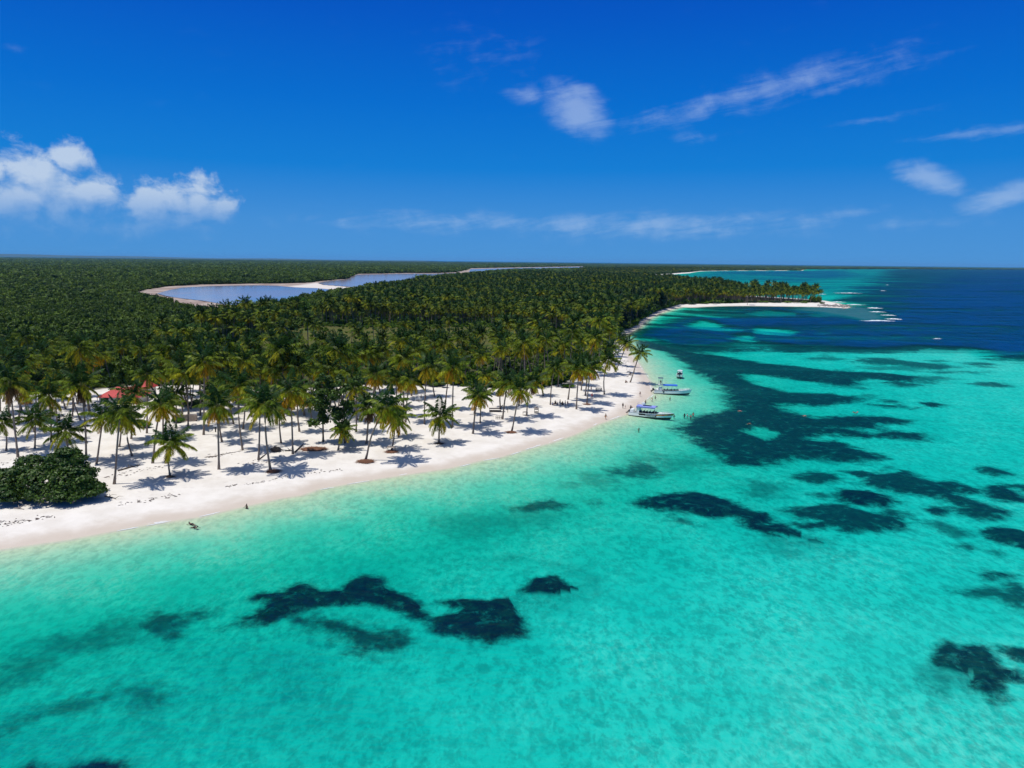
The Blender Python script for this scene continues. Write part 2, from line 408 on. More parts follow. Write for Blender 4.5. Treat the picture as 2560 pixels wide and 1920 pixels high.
class MB:
    """collects vertices and faces of one mesh"""
    def __init__(s):
        s.v, s.f, s.mi, s.cur = [], [], [], 0
    def quad(s, *p):
        i = len(s.v)
        s.v.extend(tuple(q) for q in p)
        s.f.append(tuple(range(i, i + len(p))))
        s.mi.append(s.cur)
    def box(s, c, d, rz=0.0, taper=1.0):
        cx, cy, cz = c
        hx, hy, hz = d[0] / 2, d[1] / 2, d[2] / 2
        ca, sa = math.cos(rz), math.sin(rz)
        i = len(s.v)
        for z, k in ((-hz, 1.0), (hz, taper)):
            for x, y in ((-hx, -hy), (hx, -hy), (hx, hy), (-hx, hy)):
                s.v.append((cx + (x * ca - y * sa) * k, cy + (x * sa + y * ca) * k, cz + z))
        for q in ((0, 3, 2, 1), (4, 5, 6, 7), (0, 1, 5, 4), (1, 2, 6, 5), (2, 3, 7, 6), (3, 0, 4, 7)):
            s.f.append(tuple(i + k for k in q))
            s.mi.append(s.cur)
    def tube(s, pts, rad, n=6, cap=True):
        pts = [Vector(p) for p in pts]
        if not hasattr(rad, '__len__'): rad = [rad] * len(pts)
        i0 = len(s.v)
        up = Vector((0, 0, 1))
        for k, p in enumerate(pts):
            t = (pts[min(k + 1, len(pts) - 1)] - pts[max(k - 1, 0)]).normalized()
            a = t.cross(up)
            if a.length < 1e-3: a = t.cross(Vector((1, 0, 0)))
            a.normalize()
            b = t.cross(a)
            for j in range(n):
                an = 2 * math.pi * j / n
                s.v.append(tuple(p + (a * math.cos(an) + b * math.sin(an)) * rad[k]))
        for k in range(len(pts) - 1):
            for j in range(n):
                s.f.append((i0 + k * n + j, i0 + k * n + (j + 1) % n, i0 + (k + 1) * n + (j + 1) % n, i0 + (k + 1) * n + j))
                s.mi.append(s.cur)
        if cap:
            s.f.append(tuple(i0 + j for j in range(n))[::-1]); s.mi.append(s.cur)
            s.f.append(tuple(i0 + (len(pts) - 1) * n + j for j in range(n))); s.mi.append(s.cur)
    def ball(s, c, r, nu=7, nv=5, jit=0.0, rnd=random):
        rx, ry, rz = r if hasattr(r, '__len__') else (r, r, r)
        i0 = len(s.v)
        for a in range(nv + 1):
            th = math.pi * a / nv
            for b in range(nu):
                ph = 2 * math.pi * b / nu
                k = 1 + rnd.uniform(-jit, jit)
                s.v.append((c[0] + rx * k * math.sin(th) * math.cos(ph), c[1] + ry * k * math.sin(th) * math.sin(ph), c[2] + rz * k * math.cos(th)))
        for a in range(nv):
            for b in range(nu):
                s.f.append((i0 + a * nu + b, i0 + (a + 1) * nu + b, i0 + (a + 1) * nu + (b + 1) % nu, i0 + a * nu + (b + 1) % nu))
                s.mi.append(s.cur)
    def mesh(s, name, mats, smooth=False):
        me = bpy.data.meshes.new(name)
        me.from_pydata(s.v, [], s.f)
        if not isinstance(mats, (list, tuple)): mats = [mats]
        for m in mats: me.materials.append(m)
        if len(mats) > 1: me.polygons.foreach_set('material_index', s.mi)
        if smooth: me.polygons.foreach_set('use_smooth', [True] * len(s.f))
        me.update()
        return me

# ------------------------------------------------------------------ materials
def new_mat(name):
    m = bpy.data.materials.new(name)
    m.use_nodes = True
    return m, NT(m.node_tree)

def out(t, shader):
    t.t.links.new(shader, t.n('ShaderNodeOutputMaterial').inputs[0])

def simple(name, col, rough=0.6, var=0.12, scale=3.0, metal=0.0, bump=0.0):
    """a painted, wooden or stone surface: base colour broken up by grain and wear"""
    m, t = new_mat(name)
    co = t.n('ShaderNodeTexCoord').outputs['Object']
    nz = t.noise(co, scale, 4.0, 0.6)
    c = t.mix(1.0, (*col, 1), t.v('ADD', t.v('SCALE', t.xyz(nz, nz, nz), var * 4), (1 - 2 * var,) * 3), 'MULTIPLY')
    b = t.n('ShaderNodeBsdfPrincipled', {'Base Color': c, 'Roughness': rough, 'Metallic': metal})
    if bump:
        bp = t.n('ShaderNodeBump', {'Height': nz, 'Strength': 0.6, 'Distance': bump})
        t.t.links.new(bp.outputs[0], b.inputs['Normal'])
    out(t, b.outputs[0])
    return m

def leaf_mat(name, col, col2, trans=0.35, hue=0.25, gloss=0.12, vscale=0.5):
    """leaves: two tones of the plant by clump and by plant, light passing through"""
    m, t = new_mat(name)
    info = t.n('ShaderNodeObjectInfo')
    geo = t.n('ShaderNodeNewGeometry')
    nz = t.noise(geo.outputs['Position'], vscale, 3.0, 0.6)
    k = t.m('ADD', t.m('MULTIPLY', info.outputs['Random'], 0.6), t.m('MULTIPLY', t.m('SUBTRACT', nz, 0.38), 1.5), clamp=True)
    c = t.mix(k, (*col, 1), (*col2, 1))
    isl = t.m('ADD', 0.50, t.m('MULTIPLY', geo.outputs['Random Per Island'], 1.0))
    c = t.mix(1.0, c, t.xyz(isl, isl, isl), 'MULTIPLY')
    b = t.n('ShaderNodeBsdfPrincipled', {'Base Color': c, 'Roughness': 0.5, 'Specular IOR Level': gloss})
    tr = t.n('ShaderNodeBsdfTranslucent', {'Color': t.mix(1.0, c, (1.25, 1.25, 0.7, 1), 'MULTIPLY')})
    mx = t.n('ShaderNodeMixShader', {0: trans, 1: b.outputs[0], 2: tr.outputs[0]})
    out(t, mx.outputs[0])
    return m

M = {}
M['fr_young'] = leaf_mat('frond_young_green', (0.009, 0.030, 0.006), (0.030, 0.075, 0.010), .15)
M['fr_green'] = leaf_mat('frond_green', (0.024, 0.060, 0.005), (0.170, 0.220, 0.012), .2)
M['fr_olive'] = leaf_mat('frond_olive', (0.17, 0.215, 0.010), (0.36, 0.325, 0.012), .25)
M['fr_yellow'] = leaf_mat('frond_yellow', (0.30, 0.26, 0.010), (0.50, 0.35, 0.012), .3)
M['fr_orange'] = leaf_mat('frond_orange', (0.40, 0.22, 0.012), (0.58, 0.29, 0.014), .3)
M['fr_dead'] = leaf_mat('frond_dead_brown', (0.085, 0.045, 0.018), (0.17, 0.085, 0.03), .15)
M['trunk'] = simple('palm_trunk_bark', (0.21, 0.17, 0.14), .85, .16, 6, bump=.02)
M['coconut'] = simple('coconut_husk', (0.16, 0.14, 0.03), .6, .15, 8)
M['bark'] = simple('tree_bark', (0.13, 0.10, 0.075), .9, .18, 4, bump=.02)
M['scrub'] = leaf_mat('scrub_leaves', (0.014, 0.042, 0.006), (0.110, 0.172, 0.016), .22, vscale=.03)
M['under'] = leaf_mat('undergrowth_leaves', (0.040, 0.105, 0.010), (0.130, 0.200, 0.018), .3, vscale=.05)
M['shrub'] = leaf_mat('shrub_leaves', (0.018, 0.055, 0.007), (0.085, 0.145, 0.013), .2, gloss=.3, vscale=.4)
M['bright'] = leaf_mat('bright_leaves', (0.050, 0.130, 0.010), (0.100, 0.190, 0.018), .3)
M['casu'] = leaf_mat('casuarina_needles', (0.012, 0.033, 0.012), (0.030, 0.060, 0.018), .15, vscale=.1)
M['thatch'] = simple('dry_palm_litter', (0.19, 0.085, 0.045), .9, .25, 5)
M['drift'] = simple('driftwood', (0.10, 0.075, 0.055), .9, .2, 4)
M['darkwood'] = simple('dark_wood', (0.030, 0.024, 0.022), .8, .2, 4)
M['palewood'] = simple('weathered_wood', (0.36, 0.31, 0.26), .8, .15, 4)
M['white'] = simple('white_gelcoat', (0.80, 0.81, 0.80), .3, .03, 1)
M['hullbot'] = simple('dark_antifouling', (0.015, 0.025, 0.022), .6, .1, 1)
M['deck'] = simple('boat_deck', (0.42, 0.50, 0.48), .6, .08, 2)
M['bluecan'] = simple('blue_canvas', (0.020, 0.120, 0.55), .7, .06, 1)
M['lilaccan'] = simple('faded_blue_canvas', (0.22, 0.26, 0.62), .7, .08, 1)
M['navy'] = simple('navy_fabric', (0.015, 0.02, 0.10), .7, .1, 2)
M['black'] = simple('black_plastic', (0.018, 0.018, 0.022), .45, .1, 3)
M['seatdark'] = simple('dark_vinyl_seats', (0.030, 0.038, 0.050), .6, .15, 2)
M['steel'] = simple('steel_tube', (0.62, 0.64, 0.66), .3, .05, 3, metal=.8)
M['orange'] = simple('orange_paint', (0.50, 0.24, 0.02), .4, .18, 2)
M['redpaint'] = simple('red_paint', (0.48, 0.07, 0.03), .4, .12, 2)
M['foam'] = simple('sea_foam', (0.70, 0.74, 0.78), .9, .05, 2)
M['rock'] = simple('reef_rock', (0.24, 0.21, 0.19), .95, .2, 2, bump=.05)
M['stone'] = simple('pale_stone', (0.42, 0.34, 0.28), .9, .18, 2, bump=.03)
M['tile'] = simple('red_roof_tiles', (0.50, 0.055, 0.055), .7, .10, 2)
M['wallw'] = simple('whitewashed_wall', (0.62, 0.60, 0.56), .8, .06, 1)
M['greyroof'] = simple('grey_sheet_roof', (0.34, 0.35, 0.37), .6, .1, 1)
M['dark'] = simple('dark_interior', (0.02, 0.02, 0.022), .9, .1, 1)
M['seaweed'] = simple('dry_seaweed', (0.075, 0.050, 0.040), .95, .2, 3)
SKINS = [simple('skin_tan', (0.36, 0.19, 0.11), .55, .05, 6), simple('skin_brown', (0.15, 0.075, 0.045), .55, .05, 6), simple('skin_fair', (0.52, 0.31, 0.23), .55, .05, 6)]
CLOTH = {k: simple('cloth_' + k, c, .8, .08, 5) for k, c in dict(black=(.02, .02, .025), navy=(.025, .04, .12), red=(.62, .05, .05), white=(.75, .75, .75), pink=(.6, .25, .28), blue=(.05, .17, .45), orange=(.55, .2, .04), grey=(.2, .2, .22), green=(.05, .2, .12)).items()}
HAIR = simple('dark_hair', (0.02, 0.014, 0.01), .6, .1, 10)

# ------------------------------------------------------------------ terrain: land, beach and sea bed in one sheet
th = np.concatenate([np.linspace(-88, -41, 36), np.linspace(-40, 40, 500), np.linspace(41, 88, 36)])
th = np.radians(th)
rr = [14.0]
while rr[-1] < 70000:
    r = rr[-1]
    rr.append(r + max(0.45, r * (0.0105 if r < 900 else (0.016 if r < 4000 else 0.045))))
rr = np.array(rr)
NT_, NR = len(th), len(rr)
GX = (rr[:, None] * np.sin(th)[None, :]).ravel()
GY = (rr[:, None] * np.cos(th)[None, :]).ravel()
GP = np.stack([GX, GY], 1)
SD = shore_sd(GP)
dist = np.hypot(GX, GY)

def soft_in(P, A, soft, grow=0.0):
    return np.clip(0.5 + (sdf(P, A) + grow) / (2 * soft), 0, 1)

dark = np.full(len(GP), -40.0)
dstr = np.zeros(len(GP))
for A, s, k in REEF_P:
    s2 = max(s, 0.006 * np.hypot(*A.mean(0)))
    q = np.maximum(sdf(GP, A), -40.0) / s2
    up = q > dark
    dark = np.where(up, q, dark)
    dstr = np.where(up, k, dstr)
deepf = np.clip(0.5 + sdf(GP, DEEP_P) / (2 * np.maximum(7.0, 0.16 * dist - 60)), 0, 1)
bayf = soft_in(GP, BAY_P, 150.0)
holef = np.zeros(len(GP))
for A, k in HOLE_P:
    holef = np.maximum(holef, k * soft_in(GP, A, max(2.5, 0.008 * np.hypot(*A.mean(0)))))
# in the bay the weed starts a few metres off the sand
dk_deep = deepf * np.clip((-SD - 2) / 8, 0, 1)
dd = np.minimum(sdf(GP, DEEP_P) / 9.0, (-SD - 4) / 4.0)
up = dd > dark
dark = np.where(up, dd, dark)
dstr = np.where(up, .93, dstr)
for A, k in HOLE_P:
    q = -np.maximum(sdf(GP, A), -40.0) / max(2.5, 0.008 * np.hypot(*A.mean(0)))
    dark = np.where((q < dark) & (k > .7), q, dark)
    dstr = np.where(q < 0, dstr * (1 - k * .6), dstr)
dark = np.clip(dark, -40, 40)
flatf = soft_in(GP, FLAT_P, 9.0)
opt = seabed(GP, SD)
big = ((GX > 330) & (GY > 560)).astype(float)
opt = np.maximum(opt, dk_deep * (4.7 + 1.9 * np.clip((GX - 150) / 400, 0, 1)))
opt = opt * (1 - holef) + holef * np.minimum(opt, 2.3)
opt = opt * (1 - bayf) + bayf * np.maximum(opt, 4.2 + 2.0 * np.clip((GX - 500) / 900, 0, 1)) 
opt = opt * (1 - flatf) + flatf * 0.9
# shoaling, lighter water towards the bottom right of the picture
opt = opt * (1 - 0.28 * np.exp(-(((GX - 28) / 45) ** 2 + ((GY - 75) / 55) ** 2)) * (SD < -40))
opt = opt * (1 + 0.42 * np.exp(-(((GX + 45) / 50) ** 2 + ((GY - 88) / 45) ** 2)) * np.clip((-SD - 8) / 20, 0, 1))
opt = np.where((GY > 900) & (GX > 250), np.maximum(opt, np.minimum(4.4, -SD / 25)), opt)
opt = np.where(SD < 0, opt, 0)
GZ = np.where(SD > 0, land_z(GP, SD), -np.minimum(seabed(GP, SD), 3.0) + 0.5 * np.clip(dark, 0, 1) * dstr * np.clip(-SD / 30, 0, 1))
mudf = soft_in(GP, MUD, 6.0)
lagf = np.maximum.reduce([soft_in(GP, A, 5.0) for A in (LAG1, LAG2, LAG3)])
barf = soft_in(GP, BAR, 8.0)
GZ = np.where(lagf > .5, np.minimum(GZ, 0.7), GZ)
vegsd = np.where(inside(GP, VEG), 1, -1) * seg_dist(GP, VEG, True)
grass_p = poly([(520, 866), (700, 876), (900, 882), (1150, 892), (1330, 886), (1420, 858), (1380, 825), (1200, 818), (1000, 822), (850, 818), (700, 812), (540, 822)], 1.3)
grassf = soft_in(GP, grass_p, 9.0)

def grid_faces(keep=None):
    a = np.arange(NR * NT_).reshape(NR, NT_)
    q = np.stack([a[:-1, :-1], a[:-1, 1:], a[1:, 1:], a[1:, :-1]], -1).reshape(-1, 4)
    if keep is not None:
        q = q[keep[q].any(1)]
    return q

def grid_mesh(name, P3, Q, attrs):
    used = np.unique(Q)
    remap = np.full(len(P3), -1)
    remap[used] = np.arange(len(used))
    Q = remap[Q]
    me = bpy.data.meshes.new(name)
    me.vertices.add(len(used))
    me.vertices.foreach_set('co', P3[used].astype(np.float32).ravel())
    me.loops.add(len(Q) * 4)
    me.loops.foreach_set('vertex_index', Q[:, ::-1].ravel().astype(np.int32))
    me.polygons.add(len(Q))
    me.polygons.foreach_set('loop_start', np.arange(0, len(Q) * 4, 4, dtype=np.int32))
    me.polygons.foreach_set('use_smooth', np.ones(len(Q), bool))
    me.update(calc_edges=True)
    for k, v in attrs.items():
        at = me.attributes.new(k, 'FLOAT', 'POINT')
        at.data.foreach_set('value', v[used].astype(np.float32))
    return me

m, t = new_mat('ground')
pos = t.n('ShaderNodeNewGeometry').outputs['Position']
shore = t.attr('shore')
n_fine = t.noise(pos, 1.6, 4, .65)
n_mid = t.noise(pos, 0.22, 4, .6)
n_big = t.noise(pos, 0.03, 3, .6)
n_trk = t.noise(t.v('MULTIPLY', pos, (1, 1, .2)), 0.9, 5, .72, .6)
sand = t.mix(t.sm(n_mid, .3, .7), (0.625, 0.585, 0.525), (0.715, 0.68, 0.625))
specks = t.m('MULTIPLY', t.sm(t.noise(pos, 1.1, 5, .75), .635, .70), t.m('MULTIPLY', t.sm(t.noise(t.v('ADD', pos, (31, 7, 0)), .09, 2), .46, .62), t.sm(shore, 5, 9)))
sand = t.mix(t.m('MULTIPLY', specks, .6), sand, (0.16, 0.115, 0.095))
sand = t.mix(t.m('MULTIPLY', t.sm(n_trk, .52, .72), t.m('MULTIPLY', t.sm(shore, 6, 14), .30)), sand, (0.42, 0.36, 0.32))
wet = t.sm(t.m('ADD', shore, t.m('MULTIPLY', t.m('SUBTRACT', n_mid, .5), 4.0)), 1.0, 7.0, 1.0, 0.0)
sand = t.mix(t.m('MULTIPLY', wet, .85), sand, (0.50, 0.425, 0.35))
# sea bed
#cau = t.n('ShaderNodeTexVoronoi', {'Vector': t.v('ADD', pos, t.v('SCALE', t.n('ShaderNodeTexNoise', {'Vector': pos, 'Scale': .9, 'Detail': 2}).outputs['Color'], 1.5)), 'Scale': 0.62}, feature='SMOOTH_F1')
#cau.inputs['Smoothness'].default_value = .35
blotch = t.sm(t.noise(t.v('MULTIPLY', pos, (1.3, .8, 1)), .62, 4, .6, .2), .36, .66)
caustic_rdg = t.m('SUBTRACT', 1.0, t.m('ABSOLUTE', t.m('SUBTRACT', t.m('MULTIPLY', t.noise(t.v('MULTIPLY', pos, (1.3, .8, 1)), .5, 3, .55, .5), 2.0), 1.0)))
caustic_rdg = t.sm(caustic_rdg, .80, 1.0)
caustic_tone = t.m('ADD', t.m('ADD', t.m('MULTIPLY', blotch, .42), t.m('MULTIPLY', caustic_rdg, .18)), t.m('MULTIPLY', t.noise(t.v('MULTIPLY', pos, (1.2, .8, 1)), 2.1, 4, .7), .5))  # caustic light network painted into the bed colour, over random sand mottling
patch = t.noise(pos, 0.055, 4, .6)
bedm = t.mix(t.sm(caustic_tone, .12, .78), (0.385, 0.395, 0.32), (0.66, 0.65, 0.52))
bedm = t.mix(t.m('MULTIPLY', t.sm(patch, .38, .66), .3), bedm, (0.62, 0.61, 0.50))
warm = t.sm(shore, -75, -18, 0.0, 1.0)
bedm = t.mix(warm, bedm, t.mix(1.0, t.mix(.35, bedm, (.52, .52, .44)), (0.80, 0.91, 0.74, 1), 'MULTIPLY'))
dk = t.attr('dark')
e1 = t.m('MULTIPLY', t.m('SUBTRACT', t.noise(pos, 0.11, 5, .62, .5), .5), 5.0)
e2 = t.m('MULTIPLY', t.m('SUBTRACT', t.noise(pos, 0.55, 4, .7), .5), 3.2)
e3 = t.m('MULTIPLY', t.m('SUBTRACT', t.noise(t.v('MULTIPLY', pos, (.16, 1, 1)), 0.020, 5, .68, .3), .5), t.m('ADD', t.sm(t.v('LENGTH', pos), 190, 600, 0, 20.0), t.m('MULTIPLY', t.sm(t.v('LENGTH', pos), 600, 2600), 70.0)))
dmask = t.m('MULTIPLY', t.sm(t.m('ADD', t.m('ADD', dk, e3), t.m('ADD', e1, e2)), -1.6, .7), t.m('MULTIPLY', t.attr('dstr'), t.sm(t.noise(pos, .42, 5, .7, .4), .52, .76, 1.0, .66)))
stk = t.sm(t.noise(t.v('MULTIPLY', pos, (.10, 1, 1)), .030, 6, .7, .3), .50, .72)
dmask = t.m('MULTIPLY', dmask, t.m('SUBTRACT', 1.0, t.m('MULTIPLY', t.m('MULTIPLY', stk, .55), t.sm(t.v('LENGTH', pos), 240, 480))))
weed = t.mix(t.sm(t.noise(pos, .7, 5, .7), .35, .75), (0.002, 0.004, 0.003), (0.034, 0.042, 0.020))
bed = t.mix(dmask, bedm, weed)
flat = t.attr('flat')
bed = t.mix(t.m('MULTIPLY', flat, t.sm(n_mid, .3, .6, .55, 1)), bed, (0.16, 0.125, 0.14))
under = t.sm(shore, -1.6, 0.6, 1.0, 0.0)
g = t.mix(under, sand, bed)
# vegetated ground
vg = t.attr('veg')
vmask = t.sm(t.m('ADD', vg, t.m('MULTIPLY', t.m('SUBTRACT', t.noise(pos, .16, 5, .65), .5), 16.0)), -1.0, 5.0)
floor_c = t.mix(t.sm(n_fine, .3, .7), (0.030, 0.045, 0.012), (0.075, 0.070, 0.030))
gr = t.mix(t.sm(t.noise(pos, .5, 5, .7), .3, .7), (0.050, 0.062, 0.012), (0.115, 0.105, 0.022))
gr = t.mix(t.sm(t.noise(pos, .06, 3, .6), .5, .7), gr, (0.055, 0.085, 0.014))
floor_c = t.mix(t.attr('grass'), floor_c, gr)
farc = t.mix(t.sm(t.noise(pos, .004, 4, .6), .3, .7), (0.016, 0.036, 0.012), (0.030, 0.055, 0.016))
floor_c = t.mix(t.sm(t.v('LENGTH', pos), 1500, 4000), floor_c, farc)
g = t.mix(vmask, g, floor_c)
mudc = t.mix(t.sm(n_big, .35, .65), (0.25, 0.185, 0.155), (0.40, 0.33, 0.28))
g = t.mix(t.sm(t.m('ADD', t.attr('mud'), t.m('MULTIPLY', t.m('SUBTRACT', n_mid, .5), .5)), .35, .65), g, mudc)
g = t.mix(t.attr('bar'), g, (0.60, 0.55, 0.50))
bmp = t.n('ShaderNodeBump', {'Height': t.m('ADD', n_trk, t.m('MULTIPLY', n_fine, .4)), 'Strength': 0.5, 'Distance': 0.10})
bs = t.n('ShaderNodeBsdfPrincipled', {'Base Color': g, 'Roughness': t.m('SUBTRACT', .95, t.m('MULTIPLY', wet, .25)), 'Specular IOR Level': .2, 'Normal': bmp.outputs[0]})
out(t, bs.outputs[0])
M['ground'] = m

P3 = np.stack([GX, GY, GZ], 1)
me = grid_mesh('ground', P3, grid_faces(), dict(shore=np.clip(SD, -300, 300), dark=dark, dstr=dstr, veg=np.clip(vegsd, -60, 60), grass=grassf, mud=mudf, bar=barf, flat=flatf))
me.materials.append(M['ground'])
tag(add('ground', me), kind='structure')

# ------------------------------------------------------------------ sea: one clear sheet over the sea bed
m, t = new_mat('sea_water')
pos = t.n('ShaderNodeNewGeometry').outputs['Position']
d0 = t.attr('depth')
wv = t.m('ADD', t.m('MULTIPLY', t.noise(t.v('MULTIPLY', pos, (1.25, .8, 1)), 0.85, 3, .6, .8), .6), t.m('MULTIPLY', t.noise(t.v('MULTIPLY', pos, (.7, 1.3, 1)), .17, 4, .6, .5), .4))
caustic_line = t.m('SUBTRACT', 1.0, t.m('ABSOLUTE', t.m('SUBTRACT', t.m('MULTIPLY', t.noise(t.v('MULTIPLY', pos, (1.3, .8, 1)), .55, 4, .6, .45), 2.0), 1.0)))
caustic_line = t.m('MULTIPLY', t.sm(caustic_line, .72, 1.0), t.sm(t.noise(pos, .07, 2, .5), .35, .65))  # bright caustic filaments, painted by thinning the water tint along noise ridges
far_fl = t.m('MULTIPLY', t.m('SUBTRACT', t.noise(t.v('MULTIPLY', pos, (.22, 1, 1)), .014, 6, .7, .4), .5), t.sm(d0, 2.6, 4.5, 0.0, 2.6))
d = t.m('MULTIPLY', d0, t.m('ADD', t.m('SUBTRACT', t.m('ADD', 1.05, far_fl), t.m('MULTIPLY', caustic_line, .42)), t.m('MULTIPLY', t.m('SUBTRACT', wv, .5), 1.0)))
def ext(k): return t.m('POWER', math.e, t.m('MULTIPLY', d, -k))
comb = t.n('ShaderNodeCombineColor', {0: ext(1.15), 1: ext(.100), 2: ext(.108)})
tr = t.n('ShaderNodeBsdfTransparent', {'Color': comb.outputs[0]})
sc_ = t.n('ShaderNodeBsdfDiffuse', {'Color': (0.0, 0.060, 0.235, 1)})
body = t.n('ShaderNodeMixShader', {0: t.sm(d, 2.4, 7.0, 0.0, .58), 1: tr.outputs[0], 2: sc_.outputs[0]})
wh = t.m('ADD', t.noise(t.v('MULTIPLY', pos, (.6, 1.2, 1)), 1.3, 3, .6), t.m('MULTIPLY', t.noise(t.v('MULTIPLY', pos, (.5, 1.2, 1)), .28, 3, .55), 2.5))
bp = t.n('ShaderNodeBump', {'Height': wh, 'Strength': .7, 'Distance': .13})
gl = t.n('ShaderNodeBsdfGlossy', {'Color': (1, 1, 1, 1), 'Roughness': .15, 'Normal': bp.outputs[0]})
fr = t.n('ShaderNodeFresnel', {'IOR': 1.333, 'Normal': bp.outputs[0]})
mx = t.n('ShaderNodeMixShader', {0: t.m('MULTIPLY', t.m('MINIMUM', fr.outputs[0], .40), .16), 1: body.outputs[0], 2: gl.outputs[0]})
out(t, mx.outputs[0])
M['sea'] = m
SEA3 = np.stack([GX, GY, np.zeros(len(GX))], 1)
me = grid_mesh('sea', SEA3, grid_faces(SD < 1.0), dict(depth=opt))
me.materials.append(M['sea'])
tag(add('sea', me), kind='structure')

# ------------------------------------------------------------------ lagoon
m, t = new_mat('lagoon_water')
pos = t.n('ShaderNodeNewGeometry').outputs['Position']
lc = t.mix(t.sm(t.noise(t.v('MULTIPLY', pos, (1, .5, 1)), .012, 4, .6, .6), .4, .62), (0.235, 0.205, 0.255), (0.17, 0.21, 0.32))
lb = t.n('ShaderNodeBump', {'Height': t.noise(pos, 1.5, 3, .6), 'Strength': .3, 'Distance': .05})
out(t, t.n('ShaderNodeBsdfPrincipled', {'Base Color': lc, 'Roughness': .12, 'IOR': 1.33, 'Specular IOR Level': .25, 'Normal': lb.outputs[0]}).outputs[0])
M['lagoon'] = m
def flat_poly(name, A, z, mat, kind='structure'):
    me = bpy.data.meshes.new(name)
    bm = bmesh.new()
    vsx = [bm.verts.new((p[0], p[1], z)) for p in A]
    f = bm.faces.new(vsx)
    bm.normal_update()
    if f.normal.z < 0: f.normal_flip()
    bmesh.ops.triangulate(bm, faces=bm.faces[:])
    bm.to_mesh(me); bm.free()
    me.materials.append(mat)
    return tag(add(name, me), kind=kind)
m2_ = M['lagoon'].copy()
m2_.name = 'lagoon_silty_water'
for nd in m2_.node_tree.nodes:
    if nd.type == 'MIX_RGB':
        nd.inputs[1].default_value = (0.27, 0.23, 0.255, 1)
        nd.inputs[2].default_value = (0.23, 0.215, 0.265, 1)
for A, mm in ((LAG1, M['lagoon']), (LAG2, m2_), (LAG3, m2_)):
    flat_poly('lagoon_water', A, 1.62, mm)

# ------------------------------------------------------------------ distant hills across the channel
hv, hf = [], []
hx = np.linspace(-60000, -3500, 90)
for i, x in enumerate(hx):
    k = np.clip((-6000 - x) / 16000, 0, 1)
    h = 20 + 95 * k * (0.75 + .25 * math.sin(x * .0004) * math.sin(x * .00013 + 1)) + 12 * math.sin(x * .0011)
    hv += [(x, 29000, -2), (x, 31000, h), (x, 36000, -2)]
for i in range(len(hx) - 1):
    a = i * 3
    hf += [(a, a + 3, a + 4, a + 1), (a + 1, a + 4, a + 5, a + 2)]
me = bpy.data.meshes.new('hills')
me.from_pydata(hv, [], hf)
me.materials.append(simple('hill_forest', (0.035, 0.06, 0.03), .95, .15, .002))
tag(add('hills', me), kind='structure')

# ------------------------------------------------------------------ air
mb = MB()
mb.box((0, 19000, 68.0), (90000, 44000, 145.0))
m, t = new_mat('haze')
vol = t.n('ShaderNodeVolumePrincipled', {'Color': (0.22, 0.58, 1.0, 1), 'Density': 1.8e-5, 'Anisotropy': 0.0})
t.t.links.new(vol.outputs[0], t.n('ShaderNodeOutputMaterial').inputs['Volume'])
tag(add('haze', mb.mesh('haze', m)), kind='stuff')

# ------------------------------------------------------------------ leaf clumps: bushes, shrubs and broadleaf trees
def leaf_cloud(n, shape_fn, size, rnd, mb, tilt=0.8):
    for _ in range(n):
        p, nrm = shape_fn(rnd)
        nv = (Vector(nrm) + Vector((rnd.gauss(0, tilt), rnd.gauss(0, tilt), rnd.gauss(0, tilt) + .25))).normalized()
        a = nv.orthogonal().normalized()
        a = Quaternion(nv, rnd.uniform(0, 6.28)) @ a
        b = nv.cross(a)
        s = size * rnd.uniform(.6, 1.35)
        p = Vector(p)
        mb.quad(p - a * s, p - b * s * .62 - nv * s * .15, p + a * s, p + b * s * .62 - nv * s * .15)

def lobes_fn(lobes, inner=.25, floor=0.0):
    tot = [l[3] * l[4] for l in lobes]
    def fn(rnd):
        while True:
            l = rnd.choices(lobes, tot)[0]
            th_, cz = rnd.uniform(0, 6.28), rnd.uniform(-.35, 1)
            q = math.sqrt(max(0, 1 - cz * cz))
            nrm = (q * math.cos(th_), q * math.sin(th_), cz)
            k = 1 - abs(rnd.gauss(0, inner))
            p = (l[0] + nrm[0] * l[3] * k, l[1] + nrm[1] * l[3] * k, l[2] + nrm[2] * l[4] * k)
            if p[2] > floor:
                return p, nrm
    return fn

def bush_mesh(name, r, h, nlobe, nleaf, size, mat, seed, floor=0.1):
    rnd = random.Random(seed)
    lobes = []
    for i in range(nlobe):
        a, d = rnd.uniform(0, 6.28), r * .62 * math.sqrt(rnd.random())
        lr = r * rnd.uniform(.38, .6)
        lobes.append((d * math.cos(a), d * math.sin(a), h * rnd.uniform(.25, .55), lr, h * rnd.uniform(.35, .5)))
    mb = MB()
    leaf_cloud(nleaf, lobes_fn(lobes, .22, floor), size, rnd, mb)
    for l in lobes:
        mb.ball((l[0], l[1], l[2]), (l[3] * .72, l[3] * .72, l[4] * .72), 6, 4, .1, rnd)
    return mb.mesh(name, mat)

